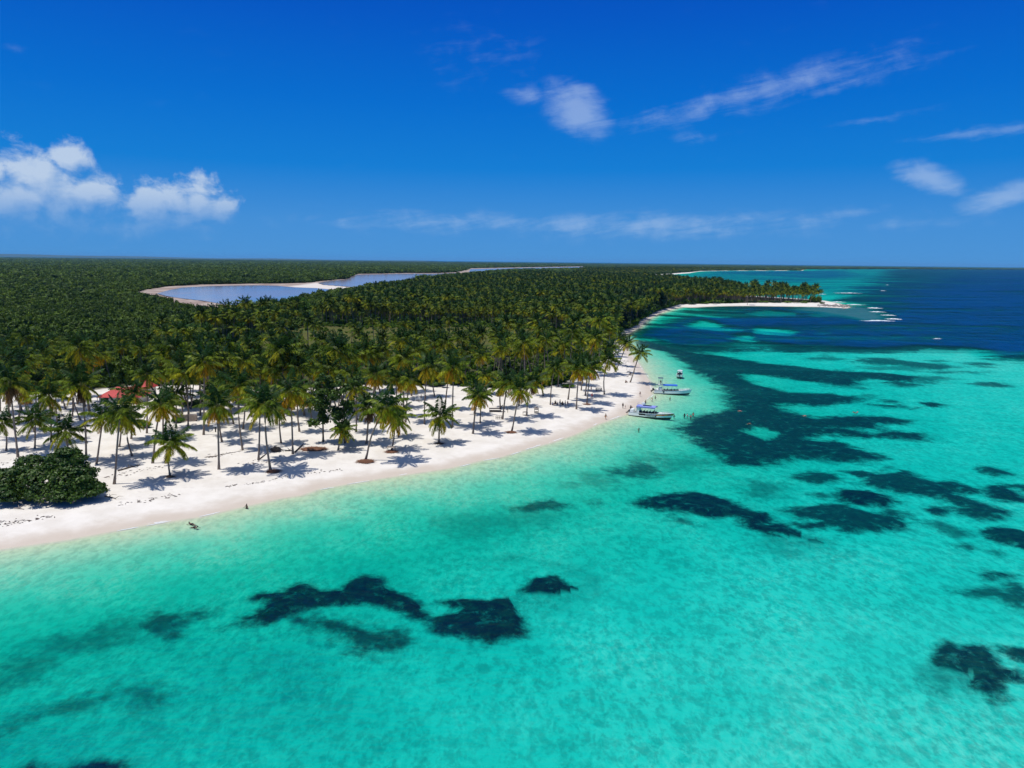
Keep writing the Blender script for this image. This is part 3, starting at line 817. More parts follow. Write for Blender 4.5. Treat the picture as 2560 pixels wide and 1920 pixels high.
HID = []       # template meshes that the stuff objects scatter
def scatter(name, pts, rots, scales, idx, templates, label=None):
    """one object of kind stuff: its geometry nodes put the template meshes on the points of its mesh"""
    me = bpy.data.meshes.new(name)
    n = len(pts)
    me.vertices.add(n)
    me.vertices.foreach_set('co', np.asarray(pts, np.float32).ravel())
    for k, typ, val in (('rz', 'FLOAT', rots), ('pick', 'INT', idx)):
        at = me.attributes.new(k, typ, 'POINT')
        at.data.foreach_set('value', np.asarray(val, np.float32 if typ == 'FLOAT' else np.int32))
    at = me.attributes.new('sc', 'FLOAT_VECTOR', 'POINT')
    at.data.foreach_set('vector', np.asarray(scales, np.float32).ravel())
    me.update()
    o = add(name, me)
    tag(o, kind='stuff')
    if label: o['label'] = label
    coll = bpy.data.collections.new(name + '_templates')
    for i, tm in enumerate(templates):
        q = bpy.data.objects.new('%s_%02d' % (name, i), tm)
        coll.objects.link(q)
    ng = bpy.data.node_groups.new(name, 'GeometryNodeTree')
    ng.interface.new_socket('Geometry', in_out='INPUT', socket_type='NodeSocketGeometry')
    ng.interface.new_socket('Geometry', in_out='OUTPUT', socket_type='NodeSocketGeometry')
    N, L = ng.nodes, ng.links
    gi, go = N.new('NodeGroupInput'), N.new('NodeGroupOutput')
    ci = N.new('GeometryNodeCollectionInfo')
    ci.inputs['Collection'].default_value = coll
    ci.inputs['Separate Children'].default_value = True
    ci.inputs['Reset Children'].default_value = True
    ip = N.new('GeometryNodeInstanceOnPoints')
    ip.inputs['Pick Instance'].default_value = True
    def na(nm, typ):
        q = N.new('GeometryNodeInputNamedAttribute')
        q.data_type = typ
        q.inputs['Name'].default_value = nm
        return q.outputs['Attribute']
    cx = N.new('ShaderNodeCombineXYZ')
    L.new(na('rz', 'FLOAT'), cx.inputs[2])
    L.new(gi.outputs[0], ip.inputs['Points'])
    L.new(ci.outputs[0], ip.inputs['Instance'])
    L.new(na('pick', 'INT'), ip.inputs['Instance Index'])
    e2r = N.new('FunctionNodeEulerToRotation')
    L.new(cx.outputs[0], e2r.inputs[0])
    L.new(e2r.outputs[0], ip.inputs['Rotation'])
    L.new(na('sc', 'FLOAT_VECTOR'), ip.inputs['Scale'])
    L.new(ip.outputs[0], go.inputs[0])
    md = o.modifiers.new('scatter', 'NODES')
    md.node_group = ng
    return o

def jitter_grid(lo, hi, s, jit=.45):
    nx, ny = int((hi[0] - lo[0]) / s) + 1, int((hi[1] - lo[1]) / s) + 1
    X, Y = np.meshgrid(np.arange(nx), np.arange(ny))
    P = np.stack([X.ravel(), Y.ravel()], 1) + RNG.uniform(-jit, jit, (nx * ny, 2))
    return P * s + np.asarray(lo)

# where things grow
TOPS = [(430, 757), (520, 762), (640, 757), (700, 748), (773, 731), (842, 722), (895, 716), (944, 708), (997, 697), (1046, 692), (1107, 686), (1188, 681), (1270, 677), (1350, 674.5), (1453, 671.5)]
left_edge = [G(x, y, 22.0) for x, y in TOPS]
GROVE = np.array(left_edge + [G(x, y, 1.3) for x, y in ((1530, 692), (1570, 700), (1640, 704), (1750, 718), (1862, 741), (2006, 749), (2058, 754), (2000, 756), (1862, 757), (1700, 760), (1645, 775), (1615, 790), (1590, 812), (1545, 832), (1535, 855), (1528, 884), (1515, 902), (1480, 935), (1420, 957), (1330, 972), (1200, 970), (960, 963), (760, 973), (580, 961), (420, 951), (400, 900))])
LEFTZ = np.array([G(x, y, 13.5) for x, y in ((-300, 812), (0, 803), (150, 806), (300, 792), (430, 757))] + [G(x, y, 1.3) for x, y in ((400, 900), (420, 951), (300, 958), (120, 985), (-300, 992))])
DENSE = np.array(left_edge[1:] + [G(x, y, 1.3) for x, y in ((1530, 692), (1570, 700), (1640, 704), (1750, 718), (1862, 741), (2006, 749), (2058, 754), (2000, 756), (1862, 757), (1700, 760), (1645, 775), (1615, 790), (1590, 812), (1545, 832), (1535, 855), (1420, 845), (1360, 822), (1200, 815), (1000, 818), (850, 814), (700, 808), (560, 816), (470, 830))])
CLEAR = grass_p

def veg_depth(P):
    return np.where(inside(P, VEG), 1, -1) * seg_dist(P, VEG, True)

def not_lagoon(P):
    return ~(inside(P, MUD))

# scrub forest, from behind the palms to the horizon
SCRUB = [bush_mesh('scrub_%d' % i, 2.6, 3.2 + .5 * (i % 3), 5, 150, .42, M['scrub'], 100 + i) for i in range(6)]
sp, ss = [], []
bands = [(150, 420, 3.1), (420, 800, 4.2), (800, 1500, 7.0), (1500, 2800, 12), (2800, 5200, 22), (5200, 10000, 42), (10000, 19000, 85)]
for r0, r1, s in bands:
    P = jitter_grid((-r1 * .82, r0 * .55), (r1 * .9, r1), s)
    rr_ = np.hypot(P[:, 0], P[:, 1])
    an = np.degrees(np.arctan2(P[:, 0], P[:, 1]))
    P = P[(rr_ >= r0) & (rr_ < r1) & (np.abs(an) < 41)]
    vd = veg_depth(P)
    k = (vd > 1.5 + s * .4) & not_lagoon(P) & ~inside(P, GROVE)
    P = P[k]
    if r0 < 400:      # thin out among the palms at the left
        lz = inside(P, LEFTZ)
        P = P[~lz | (RNG.random(len(P)) < .55)]
    sp.append(P)
    q = RNG.uniform(.6, 1.55, len(P)) * s / 3.3
    zz = RNG.uniform(.6, 1.9, len(P)) * np.minimum(1 + (s - 3.1) * .12, 2.1)
    ss.append(np.stack([q, q, zz], 1))
SP = np.vstack(sp); SS = np.vstack(ss)
scatter('scrub_forest', np.column_stack([SP, np.full(len(SP), 1.2)]), RNG.uniform(0, 6.28, len(SP)), SS, RNG.integers(0, 6, len(SP)), SCRUB, 'low dense green scrub forest reaching to the horizon')

# undergrowth below the palms
UNDER = [bush_mesh('undergrowth_%d' % i, 1.25, 1.25, 4, 70, .30, M['under'], 200 + i, .02) for i in range(5)]
Pu = jitter_grid((-330, 170), (260, 1150), 2.7)
ru = np.hypot(Pu[:, 0], Pu[:, 1])
vd = veg_depth(Pu)
k = (vd > .3) & (inside(Pu, GROVE) | inside(Pu, LEFTZ)) & not_lagoon(Pu)
cl = inside(Pu, CLEAR)
k &= ~cl | (RNG.random(len(Pu)) < .16)
k &= (vd < 10) | (RNG.random(len(Pu)) < .62)
Pu = Pu[k]
q = RNG.uniform(.6, 1.5, len(Pu)) * np.where(inside(Pu, DENSE), np.where(veg_depth(Pu) < 9, 2.3, 1.6), 1.0)
scatter('undergrowth', np.column_stack([Pu, np.full(len(Pu), 1.3)]), RNG.uniform(0, 6.28, len(Pu)), np.stack([q, q, q * RNG.uniform(.6, 1.5, len(Pu))], 1), RNG.integers(0, 5, len(Pu)), UNDER, 'green undergrowth covering the ground under the palms')

# ------------------------------------------------------------------ palms
def frond_into(mb, L, e0, droop, n, rnd, base=(0, 0, 0), az=0.0, wide=.17, lmax=1.0, curl=0.0):
    """arching rachis with two rows of hanging leaflets"""
    ca, sa = math.cos(az), math.sin(az)
    steps = max(n, 6)
    pts, tan = [], []
    x = z = y = 0.0
    ds = L / steps
    for i in range(steps + 1):
        u = i / steps
        a = e0 - droop * u ** 1.25
        pts.append((x, y, z)); tan.append((math.cos(a), curl * u, math.sin(a)))
        x += math.cos(a) * ds; z += math.sin(a) * ds; y += curl * u * ds
    W = lambda p: (base[0] + p[0] * ca - p[1] * sa, base[1] + p[0] * sa + p[1] * ca, base[2] + p[2])
    # rachis
    for i in range(0, steps, max(1, steps // 5)):
        j = min(i + max(1, steps // 5), steps)
        r0, r1 = .055 * (1 - .8 * i / steps), .055 * (1 - .8 * j / steps)
        p, q = pts[i], pts[j]
        mb.quad(W((p[0], p[1] - r0, p[2])), W((p[0], p[1] + r0, p[2])), W((q[0], q[1] + r1, q[2])), W((q[0], q[1] - r1, q[2])))
    for i in range(1, steps + 1):
        u = i / steps
        if u < .12: continue
        p, tv = Vector(pts[i]), Vector(tan[i])
        ln = lmax * (math.sin(math.pi * min(1, .16 + .84 * u) ** .9)) ** .55 * rnd.uniform(.85, 1.1) + .12
        for sd in (-1, 1):
            dr = rnd.uniform(.35, .75)
            dv = (Vector((0, sd, 0)) * .78 + tv * .52 + Vector((0, 0, -dr))).normalized()
            wv_ = tv * (wide * .5)
            mid = p + dv * ln * .5 + Vector((0, 0, .05 * ln))
            tip = p + dv * ln + Vector((0, 0, -.16 * ln))
            mb.quad(W(p - wv_ * .5), W(mid - wv_), W(tip), W(mid + wv_))

FTYPES = [  # elevation, droop, length, material
 (1.36, .45, 3.9, 'fr_young'), (1.08, .85, 4.3, 'fr_young'), (.72, 1.1, 4.4, 'fr_green'), (.40, 1.2, 4.5, 'fr_green'), (.08, 1.2, 4.4, 'fr_olive'),
 (-.28, 1.05, 4.2, 'fr_olive'), (-.62, .75, 3.9, 'fr_yellow'), (-1.0, .4, 3.4, 'fr_orange'), (-1.28, .15, 3.0, 'fr_dead')]
FROND = []
for ti, (e0, dr, L, mt) in enumerate(FTYPES):
    row = []
    for k in range(3):
        rnd = random.Random(ti * 10 + k)
        mb = MB()
        frond_into(mb, L * rnd.uniform(.93, 1.07), e0 + rnd.uniform(-.08, .08), dr * rnd.uniform(.85, 1.2), 22, rnd, wide=.25, lmax=1.12 if ti < 7 else .9, curl=rnd.uniform(-.12, .12))
        row.append(mb)
    FROND.append(row)
FMESH = {}
def frond_mesh(ti, k, mt):
    key = (ti, k, mt)
    if key not in FMESH:
        FMESH[key] = FROND[ti][k].mesh('frond', M[mt])
    return FMESH[key]

def crown_plan(style, rnd):
    """list of (type, azimuth, material) from the youngest to the oldest frond"""
    seq = {'g': [0, 0, 1, 1, 1, 2, 2, 2, 2, 3, 3, 3, 3, 4, 4, 4, 4, 5, 5, 5, 6, 6],
           'o': [0, 0, 1, 1, 1, 1, 2, 2, 2, 2, 3, 3, 3, 3, 4, 4, 4, 5, 5, 5, 5, 6, 6, 6, 7],
           'y': [0, 0, 1, 1, 1, 2, 2, 2, 3, 3, 3, 3, 4, 4, 4, 5, 5, 5, 6, 6, 6, 6, 7, 7, 7, 8],
           'd': [0, 0, 1, 1, 1, 1, 2, 2, 2, 3, 3, 3, 3, 4, 4, 4, 5, 5, 5, 6, 6, 7, 7, 8, 8, 8, 8, 8]}[style]
    res, az_ = [], rnd.uniform(0, 6.28)
    for ti in seq:
        az_ += 2.39996 + rnd.uniform(-.25, .25)
        mt = FTYPES[ti][3]
        q = rnd.random()
        if style == 'g' and ti in (4, 5): mt = 'fr_green' if q < .72 else 'fr_olive'
        if style == 'g' and ti == 6: mt = 'fr_olive' if q < .7 else 'fr_yellow'
        if style == 'o' and ti in (4, 5): mt = 'fr_olive' if q < .75 else 'fr_green'
        if style == 'o' and ti == 6: mt = 'fr_olive' if q < .35 else 'fr_yellow'
        if style == 'y' and ti == 5: mt = 'fr_olive' if q < .6 else 'fr_yellow'
        if style == 'y' and ti == 6: mt = 'fr_yellow' if q < .6 else 'fr_orange'
        if style == 'd' and ti == 6: mt = 'fr_yellow' if q < .5 else 'fr_dead'
        if style == 'd' and ti == 7: mt = 'fr_orange' if q < .35 else 'fr_dead'
        res.append((ti, az_, mt))
    return res

def trunk_into(mb, top, bend=0.0, side=0.0, r=.17, n=7, k=9, power=.8):
    tv = Vector(top)
    pts, rad = [], []
    for i in range(k):
        u = i / (k - 1)
        h = Vector((tv.x * u ** power, tv.y * u ** power, tv.z * u))
        h += Vector((bend, side, 0)) * math.sin(math.pi * u)
        if i == 0: h.z -= .25
        pts.append(h)
        rad.append(r * (1.9 if i == 0 else (1.28 - .45 * u) if u > .1 else 1.45))
    mb.tube(pts, rad, n)

def heart_mesh():
    mb = MB()
    rnd = random.Random(3)
    mb.tube([(0, 0, -.35), (0, 0, .1), (0, 0, .6)], [.17, .24, .06], 6)
    for i in range(9):
        a = rnd.uniform(0, 6.28)
        mb.ball((.3 * math.cos(a), .3 * math.sin(a), rnd.uniform(-.5, -.1)), (.14, .14, .17), 5, 4)
    return mb.mesh('coconut_cluster', M['coconut'])
HEART = heart_mesh()

def near_palm(bx, by, cx, cy, style, scale, label, bend=0.0, seed=0):
    B = ground(bx, by)
    d = px_dir(cx, cy)
    tt = B.y / d[1]
    top = Vector((d[0] * tt - B.x, 0, CAM_H + d[2] * tt - B.z))
    rnd = random.Random(1000 + seed)
    top.y = rnd.uniform(-.5, .5)
    root = empty('coconut_palm', B, 0, label, 'palm tree', 'coconut palms standing on the white beach')
    mb = MB()
    trunk_into(mb, top, bend, rnd.uniform(-.2, .2), .165 * rnd.uniform(.9, 1.15))
    add('trunk', mb.mesh('trunk', M['trunk'], True), root)
    add('coconut_cluster', HEART, root, top, (0, 0, rnd.uniform(0, 6)), scale)
    for ti, a, mt in crown_plan(style, rnd):
        s = scale * rnd.uniform(.94, 1.16)
        add('frond', frond_mesh(ti, rnd.randrange(3), mt), root, top, (rnd.uniform(-.1, .1), rnd.uniform(-.12, .12), a), s)
    return root

NEAR = [  # base pixel, crown pixel, look, size, bend, label
 (15,1127, 3,1056,'g',.85,.5,'small curved palm at the far left edge, left of the big dark shrub'),
 (45,1143, 22,957,'d',1.15,.1,'very tall palm with brown skirt rising behind the left end of the dark shrub'),
 (87,1121, 88,1050,'g',1.1,0,'short dark green palm directly behind the big shrub, left of the lowest one'),
 (176,1150, 163,1078,'g',1.15,0,'low wide green palm with its crown resting just above the big dark shrub'),
 (215,1150, 203,962,'d',1.2,.2,'tallest palm behind the shrub with a heavy golden brown skirt'),
 (128,1105, 123,990,'o',1.15,0,'olive palm left of the golden brown skirted one, above the short dark palm'),
 (181,1041, 178,955,'o',1.0,.3,'slim curved palm on the sand well behind the golden brown skirted palm'),
 (285,1210, 299,1030,'g',1.1,-.3,'tall green palm nearest the right side of the big dark shrub'),
 (240,1161, 259,1043,'o',1.0,-.3,'leaning palm with hanging dead fronds, between the shrub and the tall green palm'),
 (298,1117, 307,1047,'o',.9,0,'short palm half hidden behind the tall green palm by the shrub'),
 (331,1140, 319,1052,'o',.95,-.7,'palm with a curved foot right behind the tall green palm by the shrub'),
 (328,1097, 330,985,'o',1.05,.1,'tall olive palm in front of the red roofed building, left of its middle'),
 (367,1083, 369,935,'g',1.05,0,'thin straight palm whose trunk crosses the red tiled roof'),
 (381,1158, 401,1012,'y',1.15,-.5,'palm with orange and black hanging fronds in front of the red roof'),
 (425,1189, 426,1107,'o',1.12,-.4,'lowest foreground palm with curved foot and wide fronds, right of the shrub'),
 (408,1097, 413,1000,'g',.95,-.2,'slim palm hidden behind the orange skirted palm at the red roof'),
 (440,1069, 441,985,'o',.95,0,'yellowish palm standing before the low pale stone wall'),
 (470,1069, 464,930,'g',1.1,.2,'tall thin palm beside the right half of the stone wall'),
 (509,1087, 512,905,'y',1.15,-.2,'very tall slim palm right of the stone wall with bright orange fronds'),
 (547,1173, 547,1013,'y',1.1,0,'straight foreground palm with yellow skirt, third from the shrub along the water'),
 (555,1105, 549,990,'g',1.0,-.4,'palm hidden behind the straight yellow skirted foreground palm'),
 (607,1125, 595,965,'o',1.12,-.3,'tall palm by the start of the dry debris line, trunk leaning slightly left'),
 (607,1073, 612,975,'o',1.0,.2,'palm with flared foot behind the tall one at the debris line'),
 (677,1177, 662,1012,'g',1.3,-.3,'large lush green palm with one bright yellow green frond close to the water'),
 (646,1150, 649,1000,'o',1.0,0,'pale grey trunked palm with a prop log, behind the large lush palm'),
 (703,1108, 701,1020,'o',.95,-.2,'slender curved palm with its foot in its own shadow, right of the lush palm'),
 (692,1060, 694,980,'o',.9,0,'short trunked palm far behind the large lush palm'),
 (732,1135, 728,978,'y',1.15,0,'pale straight trunked palm beside the brown leaf heap'),
 (749,1079, 748,975,'y',.95,-.5,'palm with curved foot and hanging orange frond behind the brown leaf heap'),
 (780,1050, 772,998,'o',.9,0,'small tilted palm between the leaf heap and the slender dark tree'),
 (845,1126, 856,1074,'o',.85,-.2,'small yellow green palm at the foot of the dark broadleaf trees'),
 (916,1109, 922,1018,'d',1.1,0,'dark skirted palm with black foot just right of the broadleaf trees'),
 (913,1150, 967,1018,'y',1.2,-1.2,'strongly leaning palm rising from a brown leaf mat near the water'),
 (979,1125, 988,1050,'y',1.05,.1,'short palm with orange fronds and a wooden table round its trunk'),
 (996,1093, 998,1030,'o',.9,0,'palm hidden behind the short orange palm with the table'),
 (1014,1056, 1027,950,'y',1.0,-.5,'right hand palm of the orange cluster left of the people at the white table'),
 (1009,1018, 1010,949,'y',1.0,0,'middle palm of the orange cluster with a thick flared foot'),
 (995,1040, 992,947,'o',1.0,-.2,'left hand palm of the orange cluster behind the leaning palm'),
 (1061,1060, 1072,915,'y',1.2,-.5,'tall double looking trunk palm right beside the people at the white table'),
 (1087,991, 1084,930,'o',.95,-.4,'palm with curved foot behind the white table people'),
 (890,1080, 889,970,'o',1.05,.2,'palm with black foot standing behind the broadleaf trees on the right'),
 (930,1040, 936,935,'y',1.1,0,'tall palm with golden skirt behind the strongly leaning palm'),
 (1097,1106, 1101,1040,'o',1.15,-.1,'short thick palm with large bright spreading fronds near the water, alone'),
 (1131,1068, 1134,918,'y',1.2,-.1,'tall straight palm with big orange fronds right of the white table people'),
 (1112,1023, 1125,930,'o',1.0,-.3,'palm leaning right, just left of the tall straight orange one'),
 (1182,1084, 1196,990,'y',1.0,-.3,'leaning palm, left one of a crossed looking pair in mid beach'),
 (1200,1058, 1203,984,'g',.95,0,'straight green palm, right one of the crossed looking pair in mid beach'),
 (1186,1035, 1188,972,'o',.9,0,'short trunk palm behind the crossed looking pair'),
 (1256,1048, 1271,955,'o',1.1,-.3,'leaning palm with a wooden railing bench against its foot'),
 (1251,1020, 1253,965,'d',1.0,-.3,'palm growing over the long dark wooden lounger'),
 (1279,1078, 1301,972,'y',1.05,-.2,'leaning palm on a neat round brown leaf mat'),
 (1297,1014, 1299,945,'o',.95,0,'palm behind the one on the round leaf mat'),
 (1316,1040, 1333,955,'d',1.1,-.6,'curved palm with a pale table round its foot and a dark dead skirt'),
 (1215,985, 1216,938,'y',1.0,0,'palm with yellow hanging fronds at the green edge in mid beach'),
 (1376,1012, 1386,921,'g',1.1,-.4,'palm standing at the left end of the seated group of people'),
 (1420,999, 1434,912,'o',1.0,-.3,'palm with a thin leaning trunk right behind the seated group of people'),
 (1441,1023, 1450,922,'y',1.1,-.3,'palm with spreading root foot between the seated group and the leaf mounded one'),
 (1467,1008, 1480,918,'y',1.1,-.3,'leaning palm on a small reddish leaf mound near the person in red'),
 (1463,989, 1468,918,'o',1.0,.1,'straight palm just behind the one on the reddish mound'),
 (1453,976, 1461,905,'o',.95,-.2,'thin palm with its foot in a round shadow behind the seated group'),
 (1511,986, 1521,900,'o',1.15,-.9,'palm with a strongly curved foot beside the dark picnic table'),
 (1537,930, 1569,858,'o',.95,-.3,'long leaning palm at the narrow neck of beach'),
 (1575,956, 1600,882,'g',1.05,-.3,'lone green palm leaning over the waterline above the boats'),
 (1535,914, 1553,846,'o',.95,0,'yellowish palm at the narrow neck of beach, behind the long leaning one'),
 (1512,934, 1526,870,'g',1.15,0,'full crowned palm at the right end of the grove, left of the beach neck'),
 (1358,990, 1352,935,'o',1.0,0,'palm at the green edge left of the seated group'),
 (1395,967, 1398,910,'o',1.0,0,'palm rooted in the bright undergrowth behind the seated group'),
 (1450,963, 1453,898,'d',1.0,0,'palm with a dark skirt at the upper edge of the sand behind the thin trunks'),
]
for i, p in enumerate(NEAR):
    near_palm(*p[:6], p[7], p[6], i)

# middle distance palms: whole crowns in one piece, placed one by one
def crown_into(mb, style, rnd, top, n=9, wide=.36, mats=None, scale=1.0):
    for ti, a, mt in crown_plan(style, rnd):
        e0, dr, L, _ = FTYPES[ti]
        mb.cur = mats.index(mt)
        frond_into(mb, L * scale * rnd.uniform(.9, 1.1), e0 + rnd.uniform(-.12, .12), dr, n, rnd, top, a, wide, 1.22)
STY = 'gogggogyogodgogo'
FM = ['fr_young', 'fr_green', 'fr_olive', 'fr_yellow', 'fr_orange', 'fr_dead']
MID = []
for i in range(16):
    rnd = random.Random(500 + i)
    style = STY[i]
    hgt_ = rnd.uniform(10.5, 15.0)
    top = Vector((rnd.gauss(0, 1.5), rnd.gauss(0, 1.5), hgt_))
    mb = MB(); trunk_into(mb, top, rnd.uniform(-.5, .5), 0, .16, 6, 7)
    tm = mb.mesh('trunk', M['trunk'], True)
    mb = MB(); crown_into(mb, style, rnd, (0, 0, 0), 11, .40, FM)
    MID.append((tm, mb.mesh('crown', [M[k] for k in FM]), top))

mid_pts = []
LOOK = {'g': 'dark green', 'o': 'olive green', 'y': 'golden fringed', 'd': 'brown skirted'}
SECT = {'belt': [(300, 'behind the beach at the far left'), (520, 'behind the red roofed houses'), (720, 'behind the large lush foreground palm'), (960, 'behind the dark broadleaf trees'),
                 (1170, 'behind the people at the white table'), (1340, 'behind the round leaf mat palm'), (9999, 'behind the seated group of people')],
        'scrub': [(90, 'at the far left edge'), (230, 'left of the red roofs'), (360, 'straight behind the red roofs'), (9999, 'right of the red roofs')],
        'clear': [(700, 'below the lagoon'), (950, 'left of the middle'), (1180, 'in the middle'), (9999, 'towards the bay')],
        'point': [(1760, 'near its wooded root'), (1870, 'along its first half'), (1970, 'along its outer half'), (9999, 'close to its rocky tip')]}
def px_of(x, y, z=1.3):
    v = np.array([x, y, z - CAM_H])
    return 1280 + FPX * (v @ _r) / (v @ _f)
def put_mid(P, label, group, s, kinds=None, sect='belt'):
    for p in P:
        z = float(height(np.array([[p[0], p[1]]]))[0])
        mi = int(RNG.choice(kinds))
        tm, cm, top = MID[mi]
        where = next(w_ for lim, w_ in SECT[sect] if px_of(*p) < lim)
        rowd = ''
        if sect == 'belt' and 'sand' not in group: rowd = 'front row ' if float(veg_depth(np.array([[p[0], p[1]]]))[0]) < 14 else 'back row '
        lab = '%s%s %s, %s' % (rowd, LOOK[STY[mi]], label, where)
        k = s * RNG.uniform(.66 if 'sand' in group else .82, 1.14)
        r = empty('coconut_palm', (p[0], p[1], z - .05), RNG.uniform(0, 6.28), lab, 'palm tree', group)
        r.scale = (k, k, k)
        add('trunk', tm, r)
        add('crown', cm, r, top)
        mid_pts.append((p[0], p[1]))

def thin(P, dmin, taken):
    out_ = []
    tk = list(taken)
    for p in P:
        if all((p[0] - q[0]) ** 2 + (p[1] - q[1]) ** 2 > dmin * dmin for q in tk):
            out_.append(p); tk.append(p)
    return out_
near_pts = [tuple(ground(p[0], p[1]).xy) for p in NEAR]
rear = poly([(-20, 1096), (110, 1090), (250, 1062), (420, 1046), (520, 1066), (640, 1066), (760, 1046), (900, 1056), (990, 1012), (1060, 988), (1020, 968), (860, 974), (640, 978), (520, 956), (300, 962), (120, 990), (-20, 994)], 1.0)
rp = jitter_grid((-170, 150), (10, 330), 5.6, .48)
rp = rp[inside(rp, rear)]
hutp = ground(325, 985)
rp = rp[np.hypot(rp[:, 0] - hutp.x, rp[:, 1] - hutp.y) > 9]
rp = rp[[not (252 < px_of(*q) < 388 and q[1] < hutp.y) for q in rp]]
rp = thin(rp[np.argsort(np.hypot(rp[:, 0], rp[:, 1]))], 3.6, near_pts)[:112]
put_mid(rp, 'rear sand palm', 'palms at the back of the sand', 1.2, [0, 1, 3, 4, 5, 7, 8, 9, 10, 12, 13, 14, 15])
vall = jitter_grid((-170, 150), (200, 420), 6.3, .48)
vd = veg_depth(vall)
front = vall[(vd > 0.2) & inside(vall, GROVE) & ~inside(vall, DENSE) & ~inside(vall, CLEAR)]
fpx = np.array([[px_of(*q), 0] for q in front])
fy = np.array([960 - FPX * (np.array([q[0], q[1], 1.3 - CAM_H]) @ _u) / (np.array([q[0], q[1], 1.3 - CAM_H]) @ _f) for q in front])
front = front[~((fpx[:, 0] > 520) & (fpx[:, 0] < 1000) & (fy < 956) & (RNG.random(len(front)) > .06)) & ~((fpx[:, 0] >= 1000) & (fpx[:, 0] < 1480) & (fy < 925) & (RNG.random(len(front)) > .25))]
front = thin(front[np.argsort(np.hypot(front[:, 0], front[:, 1]))], 4.4, near_pts + mid_pts)
rest = front[54:]
front = front[:54]
put_mid(front, 'belt palm', 'palms in the green belt behind the beach', 1.14, list(range(16)))
lf = jitter_grid((-190, 150), (-20, 380), 8.6, .45)
lf = lf[(veg_depth(lf) > 1) & inside(lf, LEFTZ) & (np.degrees(np.arctan2(lf[:, 0], lf[:, 1])) > -37)]
lf = thin(lf[np.argsort(np.hypot(lf[:, 0], lf[:, 1]))], 5.5, near_pts + mid_pts)[:38]
put_mid(lf, 'palm rising from the left scrub', 'palms in the scrub at the left', .95, [0, 1, 2, 3, 3, 8, 4, 9, 12, 13, 14, 15], 'scrub')
cp = jitter_grid((-110, 200), (150, 480), 13.0, .45)
cp = cp[inside(cp, CLEAR)]
cp = thin(cp, 7, near_pts + mid_pts)[:16]
put_mid(cp, 'thin palm in the grassy clearing', 'palms in the grassy clearing', 1.08, [0, 1, 2, 3, 4, 8], 'clear')
# the point: single palms along the spit
pt_px = [(1655,771),(1680,765),(1700,762),(1722,760),(1741,758),(1758,758),(1777,757),(1783,761),(1800,756),(1815,757),(1827,756),(1838,757),(1852,756),(1868,762),(1879,756),(1890,754),(1903,755),(1915,756),(1929,755),(1938,757),(1952,754),(1962,756),(1975,756),(1985,758),(1994,755),(2004,757),(2014,756),(2025,757),(2035,756)]
put_mid([tuple(ground(*p).xy) for p in pt_px], 'palm on the sandy point', 'palms along the sandy point', 1.0, [0, 1, 2, 3, 4, 8, 9], 'point')

# palms that look and stand alike are told apart by their order from the left
ORDL = ['first', 'second', 'third', 'fourth', 'fifth', 'sixth', 'seventh', 'eighth', 'ninth', 'tenth', 'eleventh', 'twelfth', 'thirteenth', 'fourteenth', 'fifteenth', 'sixteenth', 'seventeenth', 'eighteenth']
same = {}
for o in bpy.data.objects:
    if o.parent is None and o.get('category') == 'palm tree':
        same.setdefault(o['label'], []).append(o)
for lab, os_ in same.items():
    if 1 < len(os_) <= 18:
        for k, o in enumerate(sorted(os_, key=lambda q: px_of(q.location.x, q.location.y))):
            o['label'] = '%s, %s from left' % (lab, ORDL[k])

# the grove behind, past the three hundred nearest
LOD = []
for i in range(12):
    rnd = random.Random(700 + i)
    top = Vector((rnd.uniform(-2.2, 2.2), rnd.uniform(-1.5, 1.5), rnd.uniform(9.5, 15.5)))
    mb = MB()
    fm2 = ['trunk'] + FM
    mb.cur = 0
    trunk_into(mb, top, rnd.uniform(-.5, .5), 0, .17, 4, 4)
    crown_into(mb, 'gggogggogggo'[i], rnd, top, 7, .66, fm2)
    LOD.append(mb.mesh('grove_palm_%d' % i, [M[k] for k in fm2]))
gp = jitter_grid((-160, 250), (420, 1900), 6.0, .46)
gp = gp[inside(gp, DENSE) & (veg_depth(gp) > .5) & not_lagoon(gp)]
mp = np.array(mid_pts + near_pts)
kd = np.array([((mp - p) ** 2).sum(1).min() > 16 for p in gp])
gp = gp[kd]
hp = []
for poly_px, s in (([(1440, 688), (1540, 690), (1600, 687.5), (1645, 685.5), (1724, 680), (1750, 677), (1825, 676), (1934, 675.8), (2003, 675.6), (2004, 672), (1800, 671.5), (1600, 674), (1450, 678)], 11.0),):
    A = poly(poly_px, 1.3)
    q = jitter_grid(A.min(0), A.max(0), s)
    q = q[inside(q, A)]
    hp.append(q[:9000])
hp = np.vstack(hp)
allp = np.vstack([gp, hp] + ([np.array(rest)] if len(rest) else []))
sc1 = RNG.uniform(.72, 1.2, len(allp)) * (1 + .12 * np.sin(allp[:, 0] * .045 + 1.7 * np.sin(allp[:, 1] * .02)))
scatter('palm_grove', np.column_stack([allp, np.full(len(allp), 1.3)]), RNG.uniform(0, 6.28, len(allp)), np.stack([sc1] * 3, 1), RNG.integers(0, 12, len(allp)), LOD, 'dense dark grove of coconut palms filling the peninsula')
print('COUNTS near', len(NEAR), 'front', len(front), 'left', len(lf), 'clear', len(cp), 'grove', len(gp), 'head', len(hp), 'scrub', len(SP), 'under', len(Pu), 'grid', len(GP))

# ------------------------------------------------------------------ shrubs and broadleaf trees
def lobes_mesh(name, lobes, n, size, mat, seed, inner=.2, floor=.1, core=.62, tilt=.8):
    rnd = random.Random(seed)
    mb = MB()
    leaf_cloud(n, lobes_fn(lobes, inner, floor), size, rnd, mb, tilt)
    for l in lobes:
        if core: mb.ball((l[0], l[1], l[2]), (l[3] * core, l[3] * core, l[4] * core), 7, 5, .15, rnd)
    return mb.mesh(name, mat)

